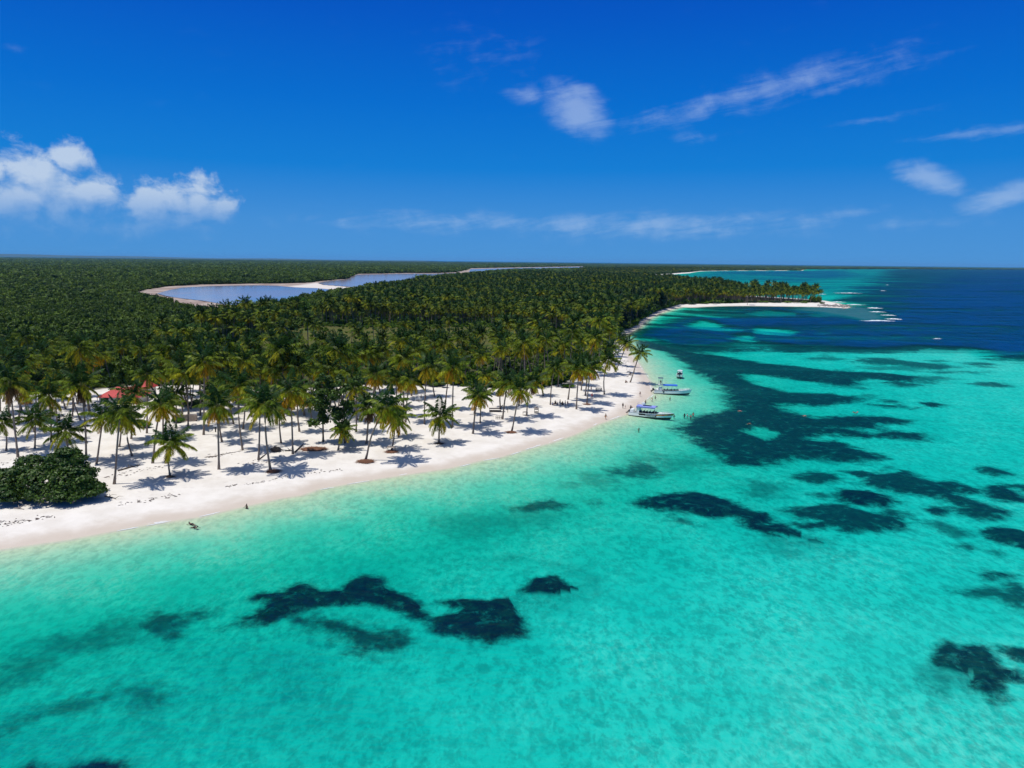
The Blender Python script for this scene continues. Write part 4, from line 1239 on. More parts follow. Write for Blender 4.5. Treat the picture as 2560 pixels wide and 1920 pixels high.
B = ground(112, 1243)
sh = empty('sea_grape_shrub', B, 0, 'huge round dark green shrub on the sand at the left edge of the beach', 'shrub')
LB = [(0, 0, 2.6, 5.4, 3.9), (-5, -.5, 2.3, 4.8, 3.4), (5.2, -.6, 2.5, 4.6, 3.3), (-9, .6, 1.9, 4.0, 2.8), (8.0, -.2, 2.0, 3.0, 2.4), (2.2, 2.5, 4.6, 3.4, 2.6), (-2.5, 2.5, 4.2, 3.6, 2.4), (-6.2, 2.2, 3.4, 3.2, 2.2), (5.8, 1.8, 3.9, 2.7, 2.0),
      (3.0, 3.2, 7.0, 1.9, 1.3), (.8, 3.2, 6.5, 1.4, .9), (4.4, 3, 6.2, 1.3, .9), (-4.6, 3.0, 5.8, 1.7, .7), (9.6, -.8, 1.4, 1.7, 1.5), (2, -3.2, 1.5, 3.2, 1.8), (-4, -3.0, 1.4, 3.2, 1.7), (6, -2.6, 1.5, 2.6, 1.7)]
rnd = random.Random(77)
clumps = []
for l in LB:
    for _ in range(11):
        a, cz = rnd.uniform(0, 6.28), rnd.uniform(-.3, 1)
        q = math.sqrt(1 - cz * cz)
        clumps.append((l[0] + l[3] * .8 * q * math.cos(a), l[1] + l[3] * .8 * q * math.sin(a), max(.7, l[2] + l[4] * .85 * cz), rnd.uniform(.8, 1.7), rnd.uniform(.5, 1.0)))
add('foliage', lobes_mesh('foliage', clumps, 19000, .27, M['shrub'], 41, .28, .25, .55, .6), sh)
add('inner_foliage', lobes_mesh('inner_foliage', [(l[0], l[1], l[2], l[3] * .82, l[4] * .85) for l in LB], 7000, .33, M['shrub'], 43, .12, .25, 0, .7), sh)
for k, (x, y, h) in enumerate(((-7, -1, 3), (-3, -1.5, 4), (0, 0, 5), (3.5, -1, 4.2), (6.5, 0, 3), (3, 3, 7))):
    mb = MB(); mb.tube([(x * .5, y * .5, -.2), (x * .8, y * .8, h * .5), (x, y, h)], [.24, .17, .08], 6)
    add('stem', mb.mesh('stem', M['bark']), sh)

def broadleaf(bx, by, lobes, n, size, mat, label, cat='tree', name='broadleaf_tree', trunk_h=None, seed=1, r=.2, group=None, inner=.3, core=.5):
    B = ground(bx, by)
    o = empty(name, B, 0, label, cat, group)
    top = max(l[2] for l in lobes)
    mb = MB()
    th_ = trunk_h or top
    mb.tube([(0, 0, -.3), (.1, 0, th_ * .3), (-.1, .1, th_ * .65), (.1, 0, th_)], [r * 1.6, r, r * .8, r * .35], 6)
    for l in lobes[:7]:
        mb.tube([(0, 0, l[2] * .62), (l[0] * .55, l[1] * .55, l[2] * .85), (l[0], l[1], l[2])], [r * .45, r * .3, r * .12], 4)
    add('trunk', mb.mesh('trunk', M['bark']), o)
    add('crown', lobes_mesh('crown', lobes, n, size, mat, seed, inner, .3, core), o)
    return o

def column_lobes(seed, h0, h1, r, n):
    rnd = random.Random(seed)
    return [(rnd.gauss(0, r * .55), rnd.gauss(0, r * .5), h0 + (h1 - h0) * (i + .5) / n + rnd.uniform(-.4, .4), r * rnd.uniform(.32, .62), r * rnd.uniform(.35, .62)) for i in range(n)]
broadleaf(808, 1104, column_lobes(5, 4.2, 16, 2.7, 22), 2600, .34, M['shrub'], 'slender dark leafy tree with a bare lower trunk beside the brown leaf heap', seed=51, core=.3, inner=.35)
broadleaf(862, 1108, column_lobes(6, 2.2, 16, 2.9, 24), 3000, .34, M['shrub'], 'dark bushy broadleaf tree just right of the slender one with the bare trunk', seed=52, core=.35, inner=.35)
broadleaf(655, 812, [(0, 0, 12, 6, 5), (-5, 0, 10, 4.5, 4), (5, 1, 10.5, 4.5, 4), (0, -3, 9, 5, 4), (3, 0, 15, 3.5, 3)], 1500, .6, M['bright'], 'bright green round crowned tree by the lagoon, left one of two', seed=53, r=.4, group='round trees by the lagoon')
broadleaf(742, 806, [(0, 0, 12, 6.5, 5), (-6, 0, 11, 4.5, 4), (6, 1, 10.5, 5, 4), (1, -3, 9, 5.5, 4), (-2, 0, 15.5, 4, 3.2), (5, 0, 15, 3, 2.5)], 1700, .6, M['bright'], 'larger bright green round crowned tree by the lagoon, right one of two', seed=54, r=.4, group='round trees by the lagoon')

# casuarinas where the grove meets the bay
casu = []
ORD = ['first', 'second', 'third', 'fourth', 'fifth', 'sixth', 'seventh', 'eighth']
def casu_label(i):
    row, k = ('front', i) if i < 8 else ('middle', i - 8) if i < 13 else ('back', i - 13)
    return 'dark feathery casuarina, %s from the beach neck in the %s row along the bay' % (ORD[k], row)
for i, (x, y) in enumerate([(1549, 830), (1561, 822), (1576, 813), (1591, 806), (1604, 797), (1617, 788), (1632, 780), (1649, 774), (1543, 814), (1558, 803), (1575, 796), (1592, 788), (1608, 779), (1536, 800), (1560, 790), (1580, 781), (1600, 773), (1540, 788)]):
    if i < 4:
        rnd = random.Random(60 + i)
        h = (16, 18, 15, 19)[i]
        lb = [(rnd.gauss(0, 1.5), rnd.gauss(0, 1.5), h * (.16 + .8 * k / 9), (3.9 - 2.6 * (k / 9)) * rnd.uniform(.8, 1.2), 2.2 * rnd.uniform(.8, 1.3)) for k in range(10)]
        o = broadleaf(x, y, lb, 1300, .42, M['casu'], casu_label(i), 'tree', 'casuarina_tree', h * .9, 70 + i, .25, 'casuarinas at the bay', core=.6)
        casu.append(o)
    else:
        o = copy_tree(casu[i % 4])
        o['label'] = casu_label(i)
        o.location = ground(x, y)
        o.rotation_euler = (0, 0, i * 1.7)
        s = 1.05 + .35 * ((i * 7) % 5) / 5
        o.scale = (s, s, s)

def bush(px, py, r, h, mat, label, n=420, size=.2, seed=1, group=None):
    o = empty('bush', ground(px, py), 0, label, 'bush', group)
    rnd = random.Random(seed)
    lb = [(rnd.uniform(-.6, .6) * r, rnd.uniform(-.5, .5) * r, h * rnd.uniform(.3, .55), r * rnd.uniform(.35, .6), h * rnd.uniform(.3, .45)) for _ in range(6)]
    add('foliage', lobes_mesh('foliage', lb, n, size, M[mat], seed, .2, .03, .7), o)
    mb = MB()
    for k in range(3): mb.tube([(0, 0, -.15), (lb[k][0] * .5, lb[k][1] * .5, h * .25), (lb[k][0], lb[k][1], h * .5)], [.07, .05, .03], 4)
    add('stem', mb.mesh('stem', M['bark']), o)
bush(362, 1068, 2.5, 2.1, 'bright', 'rounded bright green bush in front of the red roofed house', seed=81)
bush(446, 1056, 1.8, 1.7, 'bright', 'small bright green bush at the foot of the pale stone wall', seed=82)
bush(472, 1016, 3.2, 2.2, 'shrub', 'dark green hedge bush behind the stone wall', seed=83)
bush(500, 1010, 2.8, 2.0, 'shrub', 'dark low bush right of the hedge behind the stone wall', seed=84)
bush(1179, 956, 3.8, 4.2, 'bright', 'tall bright green bush at the sand edge in mid beach', 700, .26, seed=85)
bush(1100, 966, 4.5, 3.0, 'shrub', 'dark bush in the shade behind the people at the white table', 600, .26, seed=86)
bush(1420, 968, 3.2, 1.5, 'bright', 'low bright green bush on the sand edge behind the seated group', seed=87)
for i, (x, y, r, h, c) in enumerate([(375, 806, 7, 5, 'yellow green'), (432, 800, 6, 4, 'pale green'), (140, 848, 8, 5, 'light green'), (262, 852, 7, 5, 'grass green'), (300, 838, 6, 4, 'bright green'), (420, 832, 7, 4, 'fresh green'), (250, 935, 5, 2.5, 'lime green')]):
    where = ['at the edge of the scrub left of the lagoon mud', 'close to the near end of the lagoon mud', 'in the far left scrub', 'among the palms of the left scrub', 'beside the grass green one in the left scrub', 'between the left scrub and the clearing', 'on the sand behind the red roofed house'][i]
    bush(x, y, r, h, 'bright' if i != 1 else 'under', '%s rounded bush %s' % (c, where), 700, .45, 90 + i)

# ------------------------------------------------------------------ buildings behind the palms
def hip_roof(L, Wd, h0, rise, ridge, courses, mat_i, mb):
    """stepped courses of tiles on four slopes"""
    for k in range(courses):
        a, b = k / courses, (k + 1) / courses
        z0, z1 = h0 + rise * a, h0 + rise * b
        def ringp(u, z): 
            hx, hy = L / 2 + (ridge / 2 - L / 2) * u, Wd / 2 * (1 - u)
            return [(-hx, -hy, z), (hx, -hy, z), (hx, hy, z), (-hx, hy, z)]
        lo, hi = ringp(a, z0 + .06), ringp(min(b, .999), z1 + .0)
        for j in range(4):
            p, q = lo[j], lo[(j + 1) % 4]
            mb.quad(p, q, hi[(j + 1) % 4], hi[j])
            mb.quad((p[0], p[1], p[2] - .10), (q[0], q[1], q[2] - .10), q, p)
def house(px, py, L, Wd, hw, rise, ridge, rz, label, name='beach_house', wall='wallw'):
    o = empty(name, ground(px, py), rz, label, 'house')
    mb = MB()
    t_ = .2
    mb.box((0, -Wd / 2 + .6, hw / 2), (L - 1.2, t_, hw)); mb.box((0, Wd / 2 - .6, hw / 2), (L - 1.2, t_, hw))
    mb.box((-L / 2 + .6, 0, hw / 2), (t_, Wd - 1.5, hw)); mb.box((L / 2 - .6, 0, hw / 2), (t_, Wd - 1.5, hw))
    add('wall', mb.mesh('wall', M[wall]), o)
    mb = MB(); hip_roof(L, Wd, hw + .02, rise, ridge, 9, 0, mb)
    add('roof', mb.mesh('roof', M['tile']), o)
    mb = MB(); mb.box((0, -Wd / 2 + .48, 1.0), (1.0, .06, 2.0)); dr = add('door', mb.mesh('door', M['darkwood']), o)
    for x in (-L * .28, L * .28):
        mb = MB(); mb.box((x, -Wd / 2 + .485, 1.5), (1.2, .05, .9)); add('window', mb.mesh('window', M['dark']), o)
        mb = MB()
        for dx in (-.65, .65): mb.box((x + dx, -Wd / 2 + .47, 1.5), (.1, .08, 1.1))
        mb.box((x, -Wd / 2 + .47, 2.0), (1.2, .08, .1)); mb.box((x, -Wd / 2 + .47, 1.0), (1.2, .08, .1))
        add('window_frame', mb.mesh('window_frame', M['palewood']), o)
    for x in (-L / 2 + .25, L / 2 - .25):
        mb = MB(); mb.tube([(x, -Wd / 2 + .2, -.1), (x, -Wd / 2 + .2, hw)], .08, 6); add('post', mb.mesh('post', M['palewood']), o)
    return o
house(312, 1004, 12.5, 8.5, 2.0, 2.6, 4.0, .05, 'long low house with a red tiled hip roof half hidden by palms')
house(362, 991, 6.0, 6.0, 3.0, 2.4, 1.6, -.1, 'small higher house with a steep red tiled roof right of the long one', 'beach_hut')
o = empty('beach_shed', ground(62, 1010), 0, 'small grey roofed shed with a red base at the far left among palms', 'shed')
mb = MB()
for x in (-1.3, 1.3):
    for y in (-1, 1): mb.box((x, y, 1.0), (.12, .12, 2.0))
add('post', mb.mesh('post', M['palewood']), o)
mb = MB(); mb.box((0, 0, 2.06), (3.1, 2.5, .1)); add('roof', mb.mesh('roof', M['greyroof']), o)
mb = MB(); mb.box((0, -.95, .35), (2.4, .08, .7)); mb.box((0, .95, .35), (2.4, .08, .7)); add('base_panel', mb.mesh('base_panel', M['redpaint']), o)

o = empty('stone_wall', ground(461, 1053), .02, 'low pale rubble stone wall on the sand behind palms', 'wall')
rnd = random.Random(12)
mb = MB(); mb.box((0, 0, .9), (6.4, .45, 1.9)); add('wall_core', mb.mesh('wall_core', M['stone']), o)
mb = MB()
for k in range(7):
    x = -3.2
    while x < 3.1:
        wv_ = rnd.uniform(.35, .7)
        mb.box((x + wv_ / 2, 0, .1 + k * .27), (wv_ - .05, .52 + rnd.uniform(0, .1), .23), 0, .93)
        x += wv_
tag(add('stone', mb.mesh('stone', M['stone']), o), kind='stuff')

# ------------------------------------------------------------------ beach furniture, wood and litter
def table(px, py, L, Wd, H, mat, label, rz=0.0, name='picnic_table', bench=True, cat='table', roof=False):
    o = empty(name, ground(px, py), rz, label, cat)
    mb = MB()
    for k in range(4): mb.box((0, (k - 1.5) * Wd / 4, H), (L, Wd / 4 - .02, .06))
    add('tabletop', mb.mesh('tabletop', M[mat]), o)
    for x in (-1, 1):
        for y in (-1, 1):
            mb = MB(); mb.box((x * (L / 2 - .1), y * (Wd / 2 - .1), H / 2 - .05), (.1, .1, H + .1)); add('leg', mb.mesh('leg', M[mat]), o)
    if bench:
        for y in (-1, 1):
            mb = MB(); mb.box((0, y * (Wd / 2 + .42), .45), (L, .32, .06))
            for x in (-1, 1): mb.box((x * (L / 2 - .2), y * (Wd / 2 + .42), .19), (.08, .28, .5))
            add('bench', mb.mesh('bench', M[mat]), o)
    if roof:
        mb = MB(); mb.box((0, 0, H + .45), (L * 1.1, Wd * 1.1, .22), 0, .25); add('roof', mb.mesh('roof', M['thatch']), o)
        mb = MB(); mb.box((0, 0, .38), (L * .95, Wd * .95, .12)); add('shelf', mb.mesh('shelf', M[mat]), o)
    return o
table(1047, 1001, 2.2, 1.1, .75, 'white', 'white table where two dark dressed people stand')
table(1497, 977, 2.1, .9, .95, 'darkwood', 'dark wooden picnic table left of the strongly curved palm', .1)
table(1341, 1033, 1.3, 1.0, 1.15, 'darkwood', 'small dark roofed stand alone on the open sand', 0, 'drink_stand', False, 'stand', True)
table(1313, 1038, 1.5, 1.3, .95, 'palewood', 'pale table built round the foot of the curved palm', 0, 'tree_table', False)
table(978, 1128, 1.9, 1.5, 1.0, 'palewood', 'pale table built round the foot of the short orange palm', 0, 'tree_table', False)
o = table(1238, 1029, 3.6, 1.5, .95, 'darkwood', 'long dark wooden lounger platform under a leaning palm', .03, 'lounger_platform', False, 'lounger')
mb = MB(); mb.box((0, -.1, .3), (3.4, 1.3, .14)); add('lower_deck', mb.mesh('lower_deck', M['darkwood']), o)
mb = MB(); mb.quad((1.2, -.7, 1.0), (1.2, .7, 1.0), (2.2, .6, 2.0), (2.2, -.6, 2.0)); mb.quad((1.27, -.7, .97), (2.27, -.6, 1.97), (2.27, .6, 1.97), (1.27, .7, .97)); add('backrest', mb.mesh('backrest', M['darkwood']), o)
o = empty('railing_bench', ground(1247, 1048), .12, 'dark wooden railing bench beside the leaning palm', 'bench')
for k in range(4):
    mb = MB(); mb.box((-.8 + k * .52, 0, .45), (.09, .09, 1.0)); add('post', mb.mesh('post', M['darkwood']), o)
mb = MB(); mb.box((0, 0, .98), (1.75, .1, .09)); mb.box((0, .35, .45), (1.75, .4, .06)); add('seat_rail', mb.mesh('seat_rail', M['darkwood']), o)
o = empty('sign_post', ground(539, 1080), 0, 'small white sign board on a dark post behind the yellow skirted palm', 'sign')
mb = MB(); mb.box((0, 0, .7), (.22, .22, 1.5)); add('post', mb.mesh('post', M['darkwood']), o)
mb = MB(); mb.box((0, -.12, 1.65), (1.0, .06, .55)); add('board', mb.mesh('board', M['white']), o)
o = empty('post', ground(1269, 1031), 0, 'single dark wooden stake standing right of the long lounger', 'stake')
mb = MB(); mb.tube([(0, 0, -.1), (.05, 0, .7), (-.05, 0, 1.3)], [.12, .11, .07], 6); add('stake', mb.mesh('stake', M['darkwood']), o)

def litter(px, py, rx, ry, h, label, n=150, mat='thatch', seed=1):
    """a heap of dead fronds: a low mound with strips lying over it"""
    o = empty('leaf_mat', ground(px, py), 0, label, 'leaf heap')
    rnd = random.Random(seed)
    mb = MB()
    mb.ball((0, 0, 0), (rx * .85, ry * .85, h), 14, 6, .08, rnd)
    add('mound', mb.mesh('mound', M[mat]), o)
    mb = MB()
    for _ in range(n):
        a, q = rnd.uniform(0, 6.28), math.sqrt(rnd.random())
        c = Vector((rx * q * math.cos(a), ry * q * math.sin(a), h * (1 - q * q) * .9 + .06))
        b = rnd.gauss(a, .7)
        dv = Vector((math.cos(b), math.sin(b), rnd.uniform(-.1, .05))) * rnd.uniform(.3, .8)
        sd = Vector((-math.sin(b), math.cos(b), 0)) * .06
        mb.quad(c - dv - sd, c - dv + sd, c + dv + sd * .4, c + dv - sd * .4)
    add('dead_leaves', mb.mesh('dead_leaves', M[mat]), o)
litter(914, 1154, 2.1, 1.6, .32, 'ragged brown leaf mat round the strongly leaning palm', 220, seed=1)
litter(979, 1130, 1.5, 1.2, .25, 'brown leaf mat under the table palm', 130, seed=2)
litter(1278, 1081, 1.7, 1.3, .24, 'neat round red brown leaf mat under the leaning palm', 60, seed=3)
litter(683, 1179, 1.7, 1.3, .22, 'brown leaf mat at the foot of the large lush palm', 110, seed=4)
litter(1468, 1011, 1.4, 1.1, .2, 'small reddish leaf mound under a leaning palm by the seated group', 70, seed=5)
litter(783, 1123, 3.4, 2.2, .28, 'wide brown heap of raked leaves beside the pale straight trunk', 260, seed=6)
litter(1099, 1109, 1.2, .9, .12, 'dark leaf ring at the foot of the short bright palm', 60, 'seaweed', seed=7)
litter(425, 1192, 1.0, .8, .1, 'small dark leaf ring at the foot of the lowest foreground palm', 40, 'seaweed', seed=8)

def log(a, b, r, label, mat='drift', name='driftwood_log', fork=0):
    A, Bp = ground(*a), ground(*b)
    o = empty(name, A, 0, label, 'driftwood')
    dv = Bp - A
    mb = MB(); mb.tube([(0, 0, r * .7), dv * .5 + Vector((0, .15, r * .9)), dv + Vector((0, 0, r * .6))], [r, r * .85, r * .5], 6)
    add('log', mb.mesh('log', M[mat]), o)
    for k in range(fork):
        p = dv * (.3 + .2 * k)
        q = p + Vector((math.cos(k * 2.1) * 1.6, math.sin(k * 2.1) * 1.2, .5))
        mb = MB(); mb.tube([p + Vector((0, 0, r * .6)), (p + q) * .5 + Vector((0, 0, .3)), q], [r * .5, r * .35, r * .15], 5)
        add('branch', mb.mesh('branch', M[mat]), o)
log((650, 1148), (666, 1135), .14, 'thin pole propped on the sand at the pale grey trunk', 'darkwood', 'wooden_pole')
log((737, 1132), (758, 1112), .2, 'dark fallen log leading to the brown leaf heap', 'darkwood')
log((712, 1128), (735, 1128), .16, 'dark branch lying beside the black stump', 'darkwood', fork=2)
log((295, 1178), (350, 1163), .16, 'long drift branch on the sand right of the shrub', fork=3)
log((262, 1241), (290, 1248), .10, 'bare twiggy branch lying below the tall green palm', fork=4)
log((36, 1272), (60, 1274), .12, 'short pale branch under the front of the dark shrub', 'palewood', fork=2)
log((520, 1144), (607, 1127), .07, 'thin straight line of drift wood on the sand', fork=0)
o = empty('tree_stump', ground(690, 1129), 0, 'black uprooted stump with roots between two foreground palms', 'stump')
rnd = random.Random(4); mb = MB(); mb.ball((0, 0, .45), (1.1, .7, .75), 9, 6, .25, rnd); add('stump', mb.mesh('stump', M['darkwood']), o)
for k in range(6):
    a = k * 1.05; mb = MB(); mb.tube([(0, 0, .5), (math.cos(a) * .9, math.sin(a) * .6, .7 + .2 * (k % 3)), (math.cos(a) * 1.8, math.sin(a) * 1.2, .1 + .4 * (k % 2))], [.2, .13, .05], 5); add('root', mb.mesh('root', M['darkwood']), o)

# dry seaweed and twigs scattered over the sand
rnd = random.Random(21)
mb = MB()
def bits(pxs, n, spread, size=(.10, .45)):
    for _ in range(n):
        k = rnd.randrange(len(pxs) - 1); u = rnd.random()
        x = pxs[k][0] + (pxs[k + 1][0] - pxs[k][0]) * u + rnd.gauss(0, spread); y = pxs[k][1] + (pxs[k + 1][1] - pxs[k][1]) * u + rnd.gauss(0, spread * .35)
        p = ground(x, y)
        a = rnd.gauss(.3, .8); L = rnd.uniform(*size); v1 = Vector((math.cos(a), math.sin(a), 0)) * L; v2 = Vector((-math.sin(a), math.cos(a), 0)) * L * rnd.uniform(.12, .4)
        p.z += .04
        mb.quad(p - v1, p + v2 + Vector((0, 0, .05)), p + v1, p - v2)
bits([(-10, 1312), (60, 1302), (130, 1290)], 60, 9)
bits([(290, 1262), (400, 1244), (450, 1236)], 45, 8)
bits([(560, 1218), (640, 1208), (740, 1188), (860, 1172)], 80, 5, (.08, .35))
bits([(520, 1143), (610, 1127)], 40, 6)
bits([(260, 1195), (420, 1165)], 50, 10)
bits([(1560, 900), (1572, 925), (1578, 945)], 90, 6, (.2, .7))
bits([(600, 1160), (700, 1150)], 30, 10)
bits([(0, 1165), (100, 1130)], 30, 14)
tag(add('seaweed', mb.mesh('seaweed', M['seaweed'])), 'scattered dry seaweed and twigs on the white sand', kind='stuff')

# rocks on the tip of the point
rnd = random.Random(31); mb = MB()
for _ in range(170):
    u = rnd.random()
    p = ground(2052 + 78 * u + rnd.gauss(0, 5), 763 + 8 * u * rnd.random() + rnd.gauss(0, 1.2), -.3)
    s = rnd.uniform(.3, 1.0) * (1.2 if u < .8 else .8)
    mb.ball((p.x, p.y, max(p.z, -.2) + .1), (s * 1.4, s, s * .55), 6, 4, .25, rnd)
tag(add('rocks', mb.mesh('rocks', M['rock'])), 'brown reef rocks on the tip of the sandy point', kind='stuff')
bush(2056, 759.5, 3.4, 2.2, 'shrub', 'low dark bush at the very tip of the sandy point', 500, .3, 97)
for i, (x, y) in enumerate([(1850, 757), (1880, 757), (1908, 757), (1940, 757), (1972, 757.5), (1820, 757.5), (2006, 758), (1792, 759), (1760, 760), (1730, 761)]):
    bush(x, y, 6.0, 2.6, 'casu' if i % 2 else 'under', 'low bush at the foot of the palms on the sandy point, %s from left' % ['fifth', 'sixth', 'seventh', 'eighth', 'ninth', 'fourth', 'tenth', 'third', 'second', 'first'][i], 320, .42, 300 + i, 'bushes along the sandy point')

# ------------------------------------------------------------------ breaking waves on the reef
def wave(px, py, L, label, seed, wdt=3.0, h=.7, rz=0.0):
    p = G(px, py, 0)
    o = empty('breaking_wave', (p[0], p[1], 0), rz, label, 'wave')
    rnd = random.Random(seed); mb = MB()
    n = max(8, int(L / 2.5)); ring = []
    for i in range(n + 1):
        u = i / n
        e = math.sin(math.pi * u) ** 1.2 * (.55 + .45 * math.sin(u * 11 + seed) ** 2)
        x = (u - .5) * L; y = rnd.uniform(-.6, .6) + 1.5 * math.sin(u * 5 + seed); k = wdt * e * rnd.uniform(.55, 1.2)
        hz = h * e * rnd.uniform(.6, 1.2)
        ring.append([(x, y - k, .02), (x, y - k * .35, hz * .7 + .03), (x, y + k * .15, hz + .04), (x, y + k, .02)])
    for i in range(n):
        for j in range(3): mb.quad(ring[i][j], ring[i + 1][j], ring[i + 1][j + 1], ring[i][j + 1])
    add('foam', mb.mesh('foam', M['foam']), o)
    mb = MB()
    for _ in range(int(L * 4)):
        x = rnd.uniform(-.55, .55) * L; y = rnd.gauss(-wdt, wdt * 1.1); s = rnd.uniform(.25, .9)
        mb.quad((x - s * 2, y, .025), (x, y - s * .5, .03), (x + s * 2, y, .025), (x, y + s * .5, .05))
    tag(add('foam_flecks', mb.mesh('foam_flecks', M['foam']), o), kind='stuff')
D_ = lambda x, y: (2000 + x / 3.95, 640 + y / 3.95)
for i, (x, y, L, wd, rz, lb) in enumerate([(470, 366, 40, 6, 0, 'long white breaker beyond the point, farthest from the tip'), (370, 455, 16, 5, -.1, 'white breaker just behind the rocky tip of the point'), (540, 482, 20, 2.5, -.1, 'thin foam line right of the rocky tip'),
    (735, 515, 15, 4.5, -.15, 'bright breaker on the outer reef, uppermost in the row of four'), (765, 552, 13, 4, -.2, 'breaker on the outer reef, second in the row of four'), (870, 585, 11, 4, -.35, 'breaker on the outer reef, third in the row of four'), (920, 622, 12, 7, -.3, 'broad breaker on the outer reef at the right end of the row'),
    (765, 640, 24, 3.5, .04, 'long low breaker on the reef nearest the bay'), (862, 286, 5, 4, 0, 'small white crest far out on the open sea'), (820, 343, 8, 2.5, 0, 'thin white crest on the open sea below the farthest one'), (1360, 818, 3.5, .6, 0, 'tiny white crest in the dark blue water off the reef'), (220, 378, 14, 2, 0, 'faint foam streak beside the last palms of the point')]):
    wave(*D_(x, y), L, lb, 400 + i, wd * .34, .7, rz)

# thin foam where the ripples run up the sand
rnd = random.Random(61); mb = MB()
for i in range(len(SHORE_PX) - 1):
    if not 2 <= i <= 30: continue
    a, b = SHORE[i], SHORE[i + 1]
    L = np.hypot(*(b - a)); nrm = np.array([-(b - a)[1], (b - a)[0]]) / L
    k = 0.0
    while k < L:
        ln = rnd.uniform(1.5, 7)
        if rnd.random() < .42:
            off = rnd.uniform(-.5, .9)
            for q in range(3):
                u0, u1 = (k + ln * q / 3) / L, (k + ln * (q + 1) / 3) / L
                w0, w1 = [.03 + .11 * math.sin(math.pi * (q + e_ + .15) / 3.3) * rnd.uniform(.6, 1.2) for e_ in (0, 1)]
                p0, p1 = a + (b - a) * u0 - nrm * off, a + (b - a) * u1 - nrm * (off + rnd.uniform(-.15, .15))
                mb.quad((*(p0 - nrm * w0), .035), (*(p1 - nrm * w1), .035), (*(p1 + nrm * w1), .05), (*(p0 + nrm * w0), .05))
        k += ln + rnd.uniform(.3, 3)
tag(add('swash_foam', mb.mesh('swash_foam', M['foam'])), 'thin broken lines of white foam along the waterline', kind='stuff')

# ------------------------------------------------------------------ boats
def lerp_hull(L, Bm, mb, z_rows, cols=16, flare=.16, bow_rise=.45):
    """rows of (height factor, breadth factor) lofted from stern to bow"""
    rows = []
    for zf, bf in z_rows:
        row = []
        for i in range(cols + 1):
            u = i / cols
            k = 1 - max(0, (u - .38) / .62) ** 2.3
            b = max(Bm / 2 * bf * k, .015)
            z = zf + bow_rise * u ** 2.6 * max(0, zf + .25)
            x = -L / 2 + L * u * (1 - .07 * max(0, .8 - zf) * max(0, (u - .6) / .4))
            row.append((x, b, z))
        rows.append(row)
    for a, b in zip(rows[:-1], rows[1:]):
        for i in range(cols):
            p, q, r_, s_ = a[i], a[i + 1], b[i + 1], b[i]
            mb.quad((p[0], -p[1], p[2]), (q[0], -q[1], q[2]), (r_[0], -r_[1], r_[2]), (s_[0], -s_[1], s_[2]))
            mb.quad((q[0], q[1], q[2]), (p[0], p[1], p[2]), (s_[0], s_[1], s_[2]), (r_[0], r_[1], r_[2]))
        mb.quad((a[0][0], a[0][1], a[0][2]), (a[0][0], -a[0][1], a[0][2]), (b[0][0], -b[0][1], b[0][2]), (b[0][0], b[0][1], b[0][2]))
    return rows

def boat_base(sx, sy, bx, by, beam, label, name, scale_z=1.0):
    a, b = G(sx, sy, 0), G(bx, by, 0)
    L = float(np.hypot(*(b - a)))
    o = empty(name, ((a[0] + b[0]) / 2, (a[1] + b[1]) / 2, 0), math.atan2(b[1] - a[1], b[0] - a[0]), label, 'boat')
    mb = MB(); rows = lerp_hull(L, beam, mb, [(.16, 1.04), (.55, 1.03), (1.0, .97)])
    hull = add('hull', mb.mesh('hull', M['white'], False), o)
    mb = MB(); lerp_hull(L, beam, mb, [(-.35, .35), (-.12, .95), (.16, 1.035)], bow_rise=.35)
    add('hull_bottom', mb.mesh('hull_bottom', M['hullbot']), o)
    mb = MB(); lerp_hull(L, beam, mb, [(.97, 1.0), (1.06, 1.02), (1.06, .9), (.96, .89)])
    add('gunwale', mb.mesh('gunwale', M['white']), o)
    top = rows[-1]
    mb = MB()
    for i in range(16):
        p, q = top[i], top[i + 1]
        hi = i >= 10
        za, zb = (p[2] - .03, q[2] - .03) if hi else (.48, .48)
        mb.quad((p[0], -p[1] * .95, za), (q[0], -q[1] * .95, zb), (q[0], q[1] * .95, zb), (p[0], p[1] * .95, za))
        if i == 10: mb.quad((p[0], -p[1] * .95, .48), (p[0], p[1] * .95, .48), (p[0], p[1] * .95, za), (p[0], -p[1] * .95, za))
    add('deck', mb.mesh('deck', M['deck']), o)
    return o, L, rows

def outboard(o, x, y, tilt=.5):
    e = empty('outboard_motor', (x, y, .95), 0)
    e.parent = o
    e.rotation_euler = (0, tilt, 0)
    mb = MB(); mb.box((-.25, 0, .25), (.62, .42, .5), 0, .85); add('cowling', mb.mesh('cowling', M['black']), e)
    mb = MB(); mb.box((-.25, 0, -.4), (.2, .14, .9)); mb.box((-.32, 0, -.85), (.5, .08, .12)); add('lower_leg', mb.mesh('lower_leg', M['black']), e)
    mb = MB()
    for k in range(3):
        a = k * 2.094; mb.quad((-.6, 0, -.85), (-.62, .2 * math.cos(a), -.85 + .2 * math.sin(a)), (-.64, .2 * math.cos(a + .6), -.85 + .2 * math.sin(a + .6)))
    add('propeller', mb.mesh('propeller', M['steel']), e)

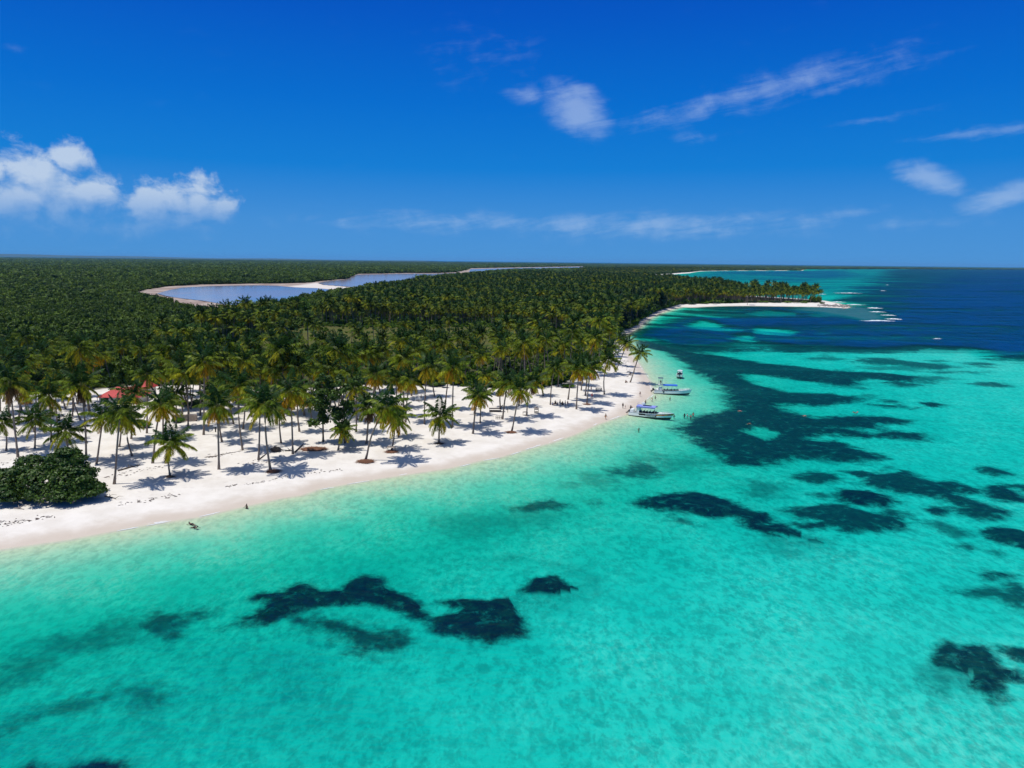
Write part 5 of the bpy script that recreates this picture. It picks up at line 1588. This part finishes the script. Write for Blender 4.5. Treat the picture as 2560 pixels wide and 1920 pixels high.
def canopy(o, x0, x1, wd, z, mat, valance=.22):
    mb = MB(); n = 6
    prof = [(-wd / 2 + wd * i / n, z + .16 * math.sin(math.pi * i / n)) for i in range(n + 1)]
    for i in range(n):
        (y0, z0), (y1, z1) = prof[i], prof[i + 1]
        mb.quad((x0, y0, z0), (x1, y0, z0), (x1, y1, z1), (x0, y1, z1)); mb.quad((x0, y0, z0 - .05), (x0, y1, z1 - .05), (x1, y1, z1 - .05), (x1, y0, z0 - .05))
    for y in (-wd / 2, wd / 2): mb.box(((x0 + x1) / 2, y, z - valance / 2), (x1 - x0, .04, valance))
    for x in (x0, x1): mb.box((x, 0, z - .05), (.04, wd - .05, .12))
    add('canopy', mb.mesh('canopy', M[mat]), o)
    for x in np.linspace(x0 + .1, x1 - .1, 4):
        for y in (-wd / 2 + .06, wd / 2 - .06):
            mb = MB(); mb.tube([(x, y, .5), (x, y, z)], .035, 5); add('canopy_post', mb.mesh('canopy_post', M['steel']), o)

def benches(o, x0, x1, n, wd, mat='seatdark'):
    for x in np.linspace(x0, x1, n):
        mb = MB(); mb.box((x, 0, .86), (.46, wd, .12)); mb.box((x - .24, 0, 1.2), (.1, wd, .62)); mb.box((x, 0, .65), (.3, wd * .9, .32))
        add('bench', mb.mesh('bench', M[mat]), o)

def rail(o, pts, h, name='bow_rail'):
    mb = MB(); mb.tube([(p[0], p[1], p[2] + h) for p in pts], .03, 5)
    for p in pts: mb.tube([(p[0], p[1], p[2]), (p[0], p[1], p[2] + h)], .022, 4)
    add(name, mb.mesh(name, M['steel']), o)

# upper boat with the blue canopy and the tower
o, L, rows = boat_base(1634, 982, 1729, 985, 3.3, 'long white tour boat with bright blue canopy and a lookout tower above it', 'tour_boat')
canopy(o, -L * .26, L * .11, 2.9, 3.0, 'bluecan')
benches(o, -L * .20, L * .16, 5, 2.5)
mb = MB(); mb.box((-L * .33, 0, 1.25), (1.3, 1.6, 1.6), 0, .9); add('console', mb.mesh('console', M['white']), o)
mb = MB(); mb.box((-L * .33 + .62, 0, 1.75), (.05, 1.3, .5)); add('windscreen', mb.mesh('windscreen', M['dark']), o)
mb = MB()
for x in (-L * .375, -L * .285):
    for y in (-.8, .8): mb.tube([(x, y, .5), (x, y, 5.3)], .05, 5)
for z in (3.05, 3.9):
    for y in (-.8, .8): mb.tube([(-L * .375, y, z), (-L * .285, y, z)], .035, 4)
    mb.tube([(-L * .375, -.8, z), (-L * .375, .8, z)], .035, 4)
add('tower', mb.mesh('tower', M['steel']), o)
mb = MB(); mb.box((-L * .33, 0, 3.0), (1.5, 1.7, .1)); add('tower_floor', mb.mesh('tower_floor', M['white']), o)
mb = MB(); mb.box((-L * .33, 0, 5.35), (1.7, 1.9, .08)); add('tower_roof', mb.mesh('tower_roof', M['navy']), o)
for y in (-.6, .6): outboard(o, -L / 2 - .1, y, .75)
mb = MB(); mb.tube([(-L * .43, .7, 1.2), (-L * .39, .7, 1.2)], .3, 9); mb.tube([(-L * .43, -.7, 1.2), (-L * .39, -.7, 1.2)], .3, 9); add('fuel_tank', mb.mesh('fuel_tank', M['white']), o)
rail(o, [(rows[-1][i][0], -rows[-1][i][1] * .9, rows[-1][i][2]) for i in range(11, 16)], .45); rail(o, [(rows[-1][i][0], rows[-1][i][1] * .9, rows[-1][i][2]) for i in range(11, 16)], .45)
mb = MB(); mb.ball((-L * .25, -1.72, .72), (.3, .16, .3), 9, 6); add('fender', mb.mesh('fender', M['black']), o)
mb = MB(); mb.box((L * .34, 0, 1.42), (.9, .7, .2), 0, .8); add('hatch', mb.mesh('hatch', M['white']), o)
boatA = o; LA = L

# lower boat with the faded canopy and orange bow
o, L, rows = boat_base(1575, 1036, 1684, 1047, 3.4, 'white tour boat with faded violet canopy and an orange stripe on its bow', 'tour_boat')
canopy(o, -L * .33, L * .10, 3.0, 3.05, 'lilaccan', .4)
benches(o, -L * .24, L * .10, 6, 2.7)
mb = MB(); mb.box((-L * .30, 0, 1.65), (.9, 2.7, 2.4)); add('cabin_wall', mb.mesh('cabin_wall', M['white']), o)
mb = MB(); mb.box((-L * .445, 0, 1.25), (.95, 2.6, 1.1), 0, .92); add('stern_box', mb.mesh('stern_box', M['white']), o)
mb = MB(); mb.box((-L * .10, -.55, 3.34), (2.6, .34, .16)); add('canvas_roll', mb.mesh('canvas_roll', M['navy']), o)
mb = MB(); mb.box((-L * .195, 0, 3.55), (.9, 1.0, .75), 0, .8); add('roof_locker', mb.mesh('roof_locker', M['white']), o)
rail(o, [(-L * .32, y, 3.15) for y in (-1.2, -.4, .4, 1.2)] + [(-L * .25, 1.2, 3.15)], .6, 'roof_rail')
mb = MB()
for sgn in (-1, 1):
    mb.box((-L * .06, sgn * 1.735, .62), (L * .40, .04, .62))
add('side_opening', mb.mesh('side_opening', M['dark']), o)
for k in range(9):
    mb = MB(); mb.box((L * (-.10 + .026 * k), -1.765, .64), (.12, .05, .7)); add('side_slat', mb.mesh('side_slat', M['white']), o)
cells = [('orange', 10, 12), ('redpaint', 12, 13), ('orange', 13, 14), ('redpaint', 14, 15), ('orange', 15, 16)]
for mt, i0, i1 in cells:
    mb = MB()
    for sgn in (-1, 1):
        for i in range(i0, i1):
            lo, hi = rows[1], rows[2]
            f = lambda a, b, w_: tuple(a[j] + (b[j] - a[j]) * w_ for j in range(3))
            P = [f(lo[i], hi[i], .08), f(lo[i + 1], hi[i + 1], .08), f(lo[i + 1], hi[i + 1], .84), f(lo[i], hi[i], .84)]
            mb.quad(*[(p[0] + .01, sgn * (p[1] + .02), p[2]) for p in P])
    add('bow_stripe', mb.mesh('bow_stripe', M[mt]), o)
for y in (-.7, 0, .7): outboard(o, -L / 2 - .1, y, .8)
rail(o, [(rows[-1][i][0], -rows[-1][i][1] * .9, rows[-1][i][2]) for i in range(11, 16)], .5); rail(o, [(rows[-1][i][0], rows[-1][i][1] * .9, rows[-1][i][2]) for i in range(11, 16)], .5)
mb = MB(); mb.box((L * .2, .2, 1.32), (1.2, .9, .22), 0, .8); add('hatch', mb.mesh('hatch', M['white']), o)
boatB = o; LB_ = L

# small boat seen from its stern
o, L, rows = boat_base(1698, 943, 1701, 937.3, 2.3, 'small white motor boat with a white top, anchored beyond the two tour boats', 'motor_boat')
canopy(o, -L * .30, L * .12, 1.9, 2.3, 'white', .12)
mb = MB(); mb.box((-L * .02, 0, 1.1), (.8, .9, 1.2), 0, .85); add('console', mb.mesh('console', M['white']), o)
benches(o, -L * .32, -L * .15, 2, 1.5)
outboard(o, -L / 2 - .1, 0, .2)
rail(o, [(rows[-1][i][0], -rows[-1][i][1] * .9, rows[-1][i][2]) for i in range(11, 16)], .35)

# ------------------------------------------------------------------ people
def skel(pose):
    P = {}
    if pose in ('stand', 'walk', 'wade'):
        sp_ = .26 if pose == 'walk' else 0.0
        P = dict(pelvis=(0, 0, .95), belly=(0, 0, 1.10), chest=(0, .01, 1.32), neck=(0, 0, 1.47), head=(0, .02, 1.57), crown=(0, .01, 1.67), chin=(0, .075, 1.53), nose=(0, .115, 1.585))
        for s_, n_ in ((-1, 'l'), (1, 'r')):
            k = s_ * sp_
            P.update({'sh' + n_: (.18 * s_, 0, 1.41), 'el' + n_: (.24 * s_, -.02 - k * .5, 1.13), 'wr' + n_: (.25 * s_, .06 - k, .90),
                      'hi' + n_: (.10 * s_, 0, .90), 'kn' + n_: (.11 * s_, .03 + k * .8, .50), 'an' + n_: (.11 * s_, -.02 + k * 1.1, .08), 'to' + n_: (.12 * s_, .14 + k * 1.1, .03)})
            if pose == 'wade':
                P['el' + n_] = (.33 * s_, .05, 1.18); P['wr' + n_] = (.42 * s_, .22, 1.05)
    elif pose == 'sit':
        P = dict(pelvis=(0, 0, .13), belly=(0, .02, .30), chest=(0, .07, .50), neck=(0, .10, .65), head=(0, .14, .75), crown=(0, .13, .85), chin=(0, .195, .71), nose=(0, .235, .765))
        for s_, n_ in ((-1, 'l'), (1, 'r')):
            P.update({'sh' + n_: (.18 * s_, .08, .59), 'el' + n_: (.25 * s_, .25, .42), 'wr' + n_: (.16 * s_, .44, .45),
                      'hi' + n_: (.10 * s_, .05, .12), 'kn' + n_: (.16 * s_, .46, .42), 'an' + n_: (.13 * s_, .68, .08), 'to' + n_: (.14 * s_, .84, .03)})
    else:  # swim: lying at the surface, head up
        P = dict(pelvis=(0, 0, .02), belly=(0, .16, .04), chest=(0, .38, .07), neck=(0, .53, .13), head=(0, .61, .20), crown=(0, .66, .29), chin=(0, .68, .15), nose=(0, .73, .20))
        for s_, n_ in ((-1, 'l'), (1, 'r')):
            P.update({'sh' + n_: (.18 * s_, .46, .06), 'el' + n_: (.36 * s_, .58, -.02), 'wr' + n_: (.30 * s_, .82, -.04),
                      'hi' + n_: (.10 * s_, -.05, .0), 'kn' + n_: (.13 * s_, -.45, -.08), 'an' + n_: (.14 * s_, -.85, -.12), 'to' + n_: (.14 * s_, -.99, -.2)})
    return P
RAD = dict(pelvis=.145, belly=.13, chest=.15, neck=.055, head=.095, crown=.075, chin=.045, nose=.014, sh=.062, el=.043, wr=.028, hi=.095, kn=.062, an=.042, to=.034)
EDG = [('pelvis', 'belly'), ('belly', 'chest'), ('chest', 'neck'), ('neck', 'head'), ('head', 'crown'), ('head', 'chin'), ('head', 'nose')]
for n_ in 'lr':
    EDG += [('chest', 'sh' + n_), ('sh' + n_, 'el' + n_), ('el' + n_, 'wr' + n_), ('pelvis', 'hi' + n_), ('hi' + n_, 'kn' + n_), ('kn' + n_, 'an' + n_), ('an' + n_, 'to' + n_)]
def skin(name, P, edges, k, mats, hands=False):
    names = sorted({n for e in edges for n in e})
    bm = bmesh.new()
    lay = bm.verts.layers.skin.verify()
    V = {}
    for n in names:
        v = bm.verts.new(P[n]); V[n] = v
        r_ = RAD.get(n, RAD.get(n[:-1], .03)) * k
        v[lay].radius = (r_, r_)
        v[lay].use_root = n in ('pelvis', names[0]) and (n == 'pelvis' or 'pelvis' not in names)
    for a, b in edges: bm.edges.new((V[a], V[b]))
    if hands:
        for n_ in 'lr':
            w_, e_ = Vector(P['wr' + n_]), Vector(P['el' + n_])
            d_ = (w_ - e_).normalized(); sd = d_.cross(Vector((1, .3, .2))).normalized(); nn = d_.cross(sd)
            def nv(p, r_):
                v = bm.verts.new(p); v[lay].radius = (r_, r_); return v
            palm = nv(w_ + d_ * .08, .034); bm.edges.new((V['wr' + n_], palm))
            for j, ln in enumerate((.075, .09, .085, .065)):
                b0 = w_ + d_ * .09 + sd * (j - 1.5) * .021
                f1 = nv(b0 + d_ * .04, .010); f2 = nv(b0 + d_ * ln + nn * .012, .008)
                bm.edges.new((palm, f1)); bm.edges.new((f1, f2))
            t1 = nv(w_ + d_ * .05 + sd * .05, .011); t2 = nv(w_ + d_ * .09 + sd * .07, .009)
            bm.edges.new((V['wr' + n_], t1)); bm.edges.new((t1, t2))
    me = bpy.data.meshes.new(name + '_bones')
    bm.to_mesh(me); bm.free()
    q = bpy.data.objects.new(name + '_bones', me)
    COL.objects.link(q)
    q.modifiers.new('skin', 'SKIN').use_smooth_shade = True
    q.modifiers.new('sub', 'SUBSURF').levels = 1
    bpy.context.view_layer.update()
    dg = bpy.context.evaluated_depsgraph_get()
    m2 = bpy.data.meshes.new_from_object(q.evaluated_get(dg))
    bpy.data.objects.remove(q)
    m2.name = name
    m2.materials.clear()
    m2.materials.append(mats)
    return m2
BODY, SHORT, SHIRT, HAIRM = {}, {}, {}, {}
for pz in ('stand', 'walk', 'sit', 'wade', 'swim'):
    P = skel(pz)
    BODY[pz] = skin('body', P, EDG, 1.0, SKINS[0], True)
    Q = dict(P)
    for n_ in 'lr': Q['th' + n_] = tuple(P['hi' + n_][i] * .45 + P['kn' + n_][i] * .55 for i in range(3))
    RAD['th'] = .085
    SHORT[pz] = skin('shorts', Q, [('pelvis', 'hil'), ('pelvis', 'hir'), ('hil', 'thl'), ('hir', 'thr')], 1.14, SKINS[0])
    for n_ in 'lr': Q['ua' + n_] = tuple(P['sh' + n_][i] * .55 + P['el' + n_][i] * .45 for i in range(3))
    RAD['ua'] = .056
    SHIRT[pz] = skin('shirt', Q, [('belly', 'chest'), ('chest', 'shl'), ('chest', 'shr'), ('shl', 'ual'), ('shr', 'uar')], 1.13, SKINS[0])
    mb = MB(); h = Vector(P['crown']); b = Vector(P['head']); c = h * .62 + b * .38 - Vector((0, .025, 0)); mb.ball(c, (.107, .112, .105), 9, 6)
    HAIRM[pz] = mb.mesh('hair', HAIR, True)
def with_mat(me, mt):
    key = me.name + mt.name
    if key not in FMESH:
        c = me.copy(); c.materials.clear(); c.materials.append(mt); FMESH[key] = c
    return FMESH[key]
def person(px, py, pose, face, label, skin_i=0, shorts='black', shirt=None, z=None, at=None, s=1.0, group=None):
    loc = at if at is not None else ground(px, py, -1.4)
    if z is not None and at is None:
        p = G(px, py, 0); loc = Vector((p[0], p[1], z))
    o = empty('person', loc, face, label, 'person', group)
    o.scale = (s, s, s)
    add('body', with_mat(BODY[pose], SKINS[skin_i]), o)
    add('shorts', with_mat(SHORT[pose], CLOTH[shorts]), o)
    if shirt: add('shirt', with_mat(SHIRT[pose], CLOTH[shirt]), o)
    add('hair', HAIRM[pose], o)
    return o
PI = math.pi
person(1514, 1049, 'walk', -2.4, 'tanned person in dark shorts walking along the wet sand left of the nearer boat', 0, 'orange', s=1.05)
person(1557, 1021, 'stand', -.6, 'person in dark clothes standing on the sand at the stern of the nearer boat', 1, 'black', 'black', s=1.05)
person(1563, 1021, 'stand', 1.2, 'small child beside the dark dressed person at the nearer boat', 0, 'red', 'grey', s=.62)
person(1576, 1021, 'sit', -1.2, 'person in dark clothes sitting on the sand by the stern of the nearer boat', 1, 'black', 'navy', s=1.15)
person(1600, 991, 'walk', .3, 'fair person walking on the sand bar left of the farther boat', 2, 'grey', None)
person(1614, 1009, 'wade', .8, 'person in dark swimwear wading at the edge between the two boats', 0, 'navy', 'navy', z=-.5)
person(1630, 1003, 'wade', 2.0, 'person in light swimwear bending at the edge below the farther boat', 0, 'white', None, z=-.45)
person(1638, 997, 'wade', -2.0, 'person in a dark top close under the hull of the farther boat', 1, 'black', 'black', z=-.6)
person(1675, 999, 'wade', 1.0, 'lone wader in green water below the bow of the farther boat', 0, 'green', None, z=-.7)
person(1685, 1041, 'wade', -1.5, 'swimmer with dark hair right at the orange bow of the nearer boat', 1, 'navy', 'navy', z=-.9)
person(1711, 1040, 'wade', .5, 'bather right of the orange bow, leftmost of the four close together', 1, 'black', 'black', z=-.9)
person(1718, 1040, 'wade', -1.5, 'bather right of the orange bow, second of the four, in white', 2, 'white', 'white', z=-.95)
person(1727, 1043, 'wade', 2.2, 'bather right of the orange bow, lowest of the four', 0, 'navy', None, z=-.95)
person(1733, 1037, 'wade', -.5, 'bather right of the orange bow, rightmost of the four', 0, 'red', None, z=-.9)
person(1597, 1076, 'wade', 0, 'lone bather in pale green water below the nearer boat', 0, 'green', 'green', z=-.95)
person(1851, 1028, 'swim', 1.5, 'swimmer with a pink top over the dark sea grass right of the boats', 2, 'pink', 'pink', z=.03)
person(1871, 1060, 'swim', -1.2, 'swimmer in dark wear over the dark sea grass, the lower one', 0, 'black', 'black', z=.03)
person(2013, 1040, 'swim', 1.7, 'snorkeller in red at the edge of the large dark sea grass', 2, 'red', None, z=.03)
person(2137, 1032, 'swim', .4, 'left one of two snorkellers in the light water far right', 0, 'black', 'black', z=.03)
person(2143, 1031, 'swim', -.6, 'right one of two snorkellers in the light water far right', 2, 'grey', None, z=.03)
person(480, 1311, 'swim', 1.2, 'dark dressed swimmer near the beach at the left, upper one of two', 1, 'black', 'black', z=.05)
person(487, 1319, 'swim', -1.9, 'dark dressed swimmer near the beach at the left, lower one of two', 1, 'black', 'black', z=.05)
person(617, 1271, 'wade', 2.6, 'dark haired bather alone at the water line below the foreground palms', 1, 'black', 'black', z=-.85)
person(1388, 1010, 'sit', -.3, 'seated person in black, second from the left in the shaded group', 1, 'black', 'black', s=1.25, group='people resting in the shade')
person(1381, 1013, 'sit', -1.2, 'seated person in blue at the left end of the shaded group', 0, 'navy', 'blue', s=1.1, group='people resting in the shade')
person(1394, 1013, 'sit', .6, 'seated person in grey, third from the left in the shaded group', 0, 'grey', 'grey', s=1.1, group='people resting in the shade')
person(1400, 1012, 'stand', 1.9, 'tallest standing person in the middle of the shaded group', 1, 'black', 'grey', s=1.0, group='people resting in the shade')
person(1407, 1012, 'sit', 2.4, 'seated person in red just right of the tall one in the shaded group', 1, 'black', 'red', s=1.3, group='people resting in the shade')
person(1413, 1014, 'stand', -2.0, 'standing person in black shorts near the right end of the shaded group', 0, 'black', 'white', s=.95, group='people resting in the shade')
person(1419, 1014, 'stand', -2.8, 'standing person in pink at the right end of the shaded group', 0, 'pink', 'pink', s=.92, group='people resting in the shade')
person(1480, 995, 'stand', -.8, 'person in a bright red outfit standing on the sand by a leaning palm', 1, 'red', 'red', s=1.0)
person(1478, 978, 'stand', 2.0, 'fair person standing behind the leaning palm above the one in red', 2, 'pink', None, s=1.0)
person(1489, 951, 'stand', .4, 'person in dark clothes standing far back at the upper sand edge', 1, 'black', 'navy', s=1.15)
person(1564, 957, 'sit', -1.0, 'person sitting at the foot of the lone palm over the waterline', 0, 'black', 'black', s=1.25)
person(1574, 937, 'sit', -1.4, 'person sitting on the sand above the lone palm over the waterline', 1, 'black', 'grey', s=1.25)
person(1053, 1000, 'stand', -1.2, 'dark dressed person right at the white table, left one of two', 1, 'black', 'black', s=1.05)
person(1064, 1001, 'stand', 1.4, 'dark dressed person beside the thick trunk, right one of two at the white table', 1, 'black', 'black', s=1.05)
def on_boat(o, x, y, z): return Matrix.Translation(o.location) @ Matrix.Rotation(o.rotation_euler.z, 4, 'Z') @ Vector((x, y, z))
person(0, 0, 'stand', -1.0, 'person in dark clothes up in the lookout tower of the farther boat', 1, 'black', 'navy', at=on_boat(boatA, -LA * .325, -.2, 3.05))
person(0, 0, 'stand', -.6, 'person in black standing at the front of the nearer boat canopy', 1, 'black', 'black', at=on_boat(boatB, LB_ * .075, -.6, .5), s=1.05)
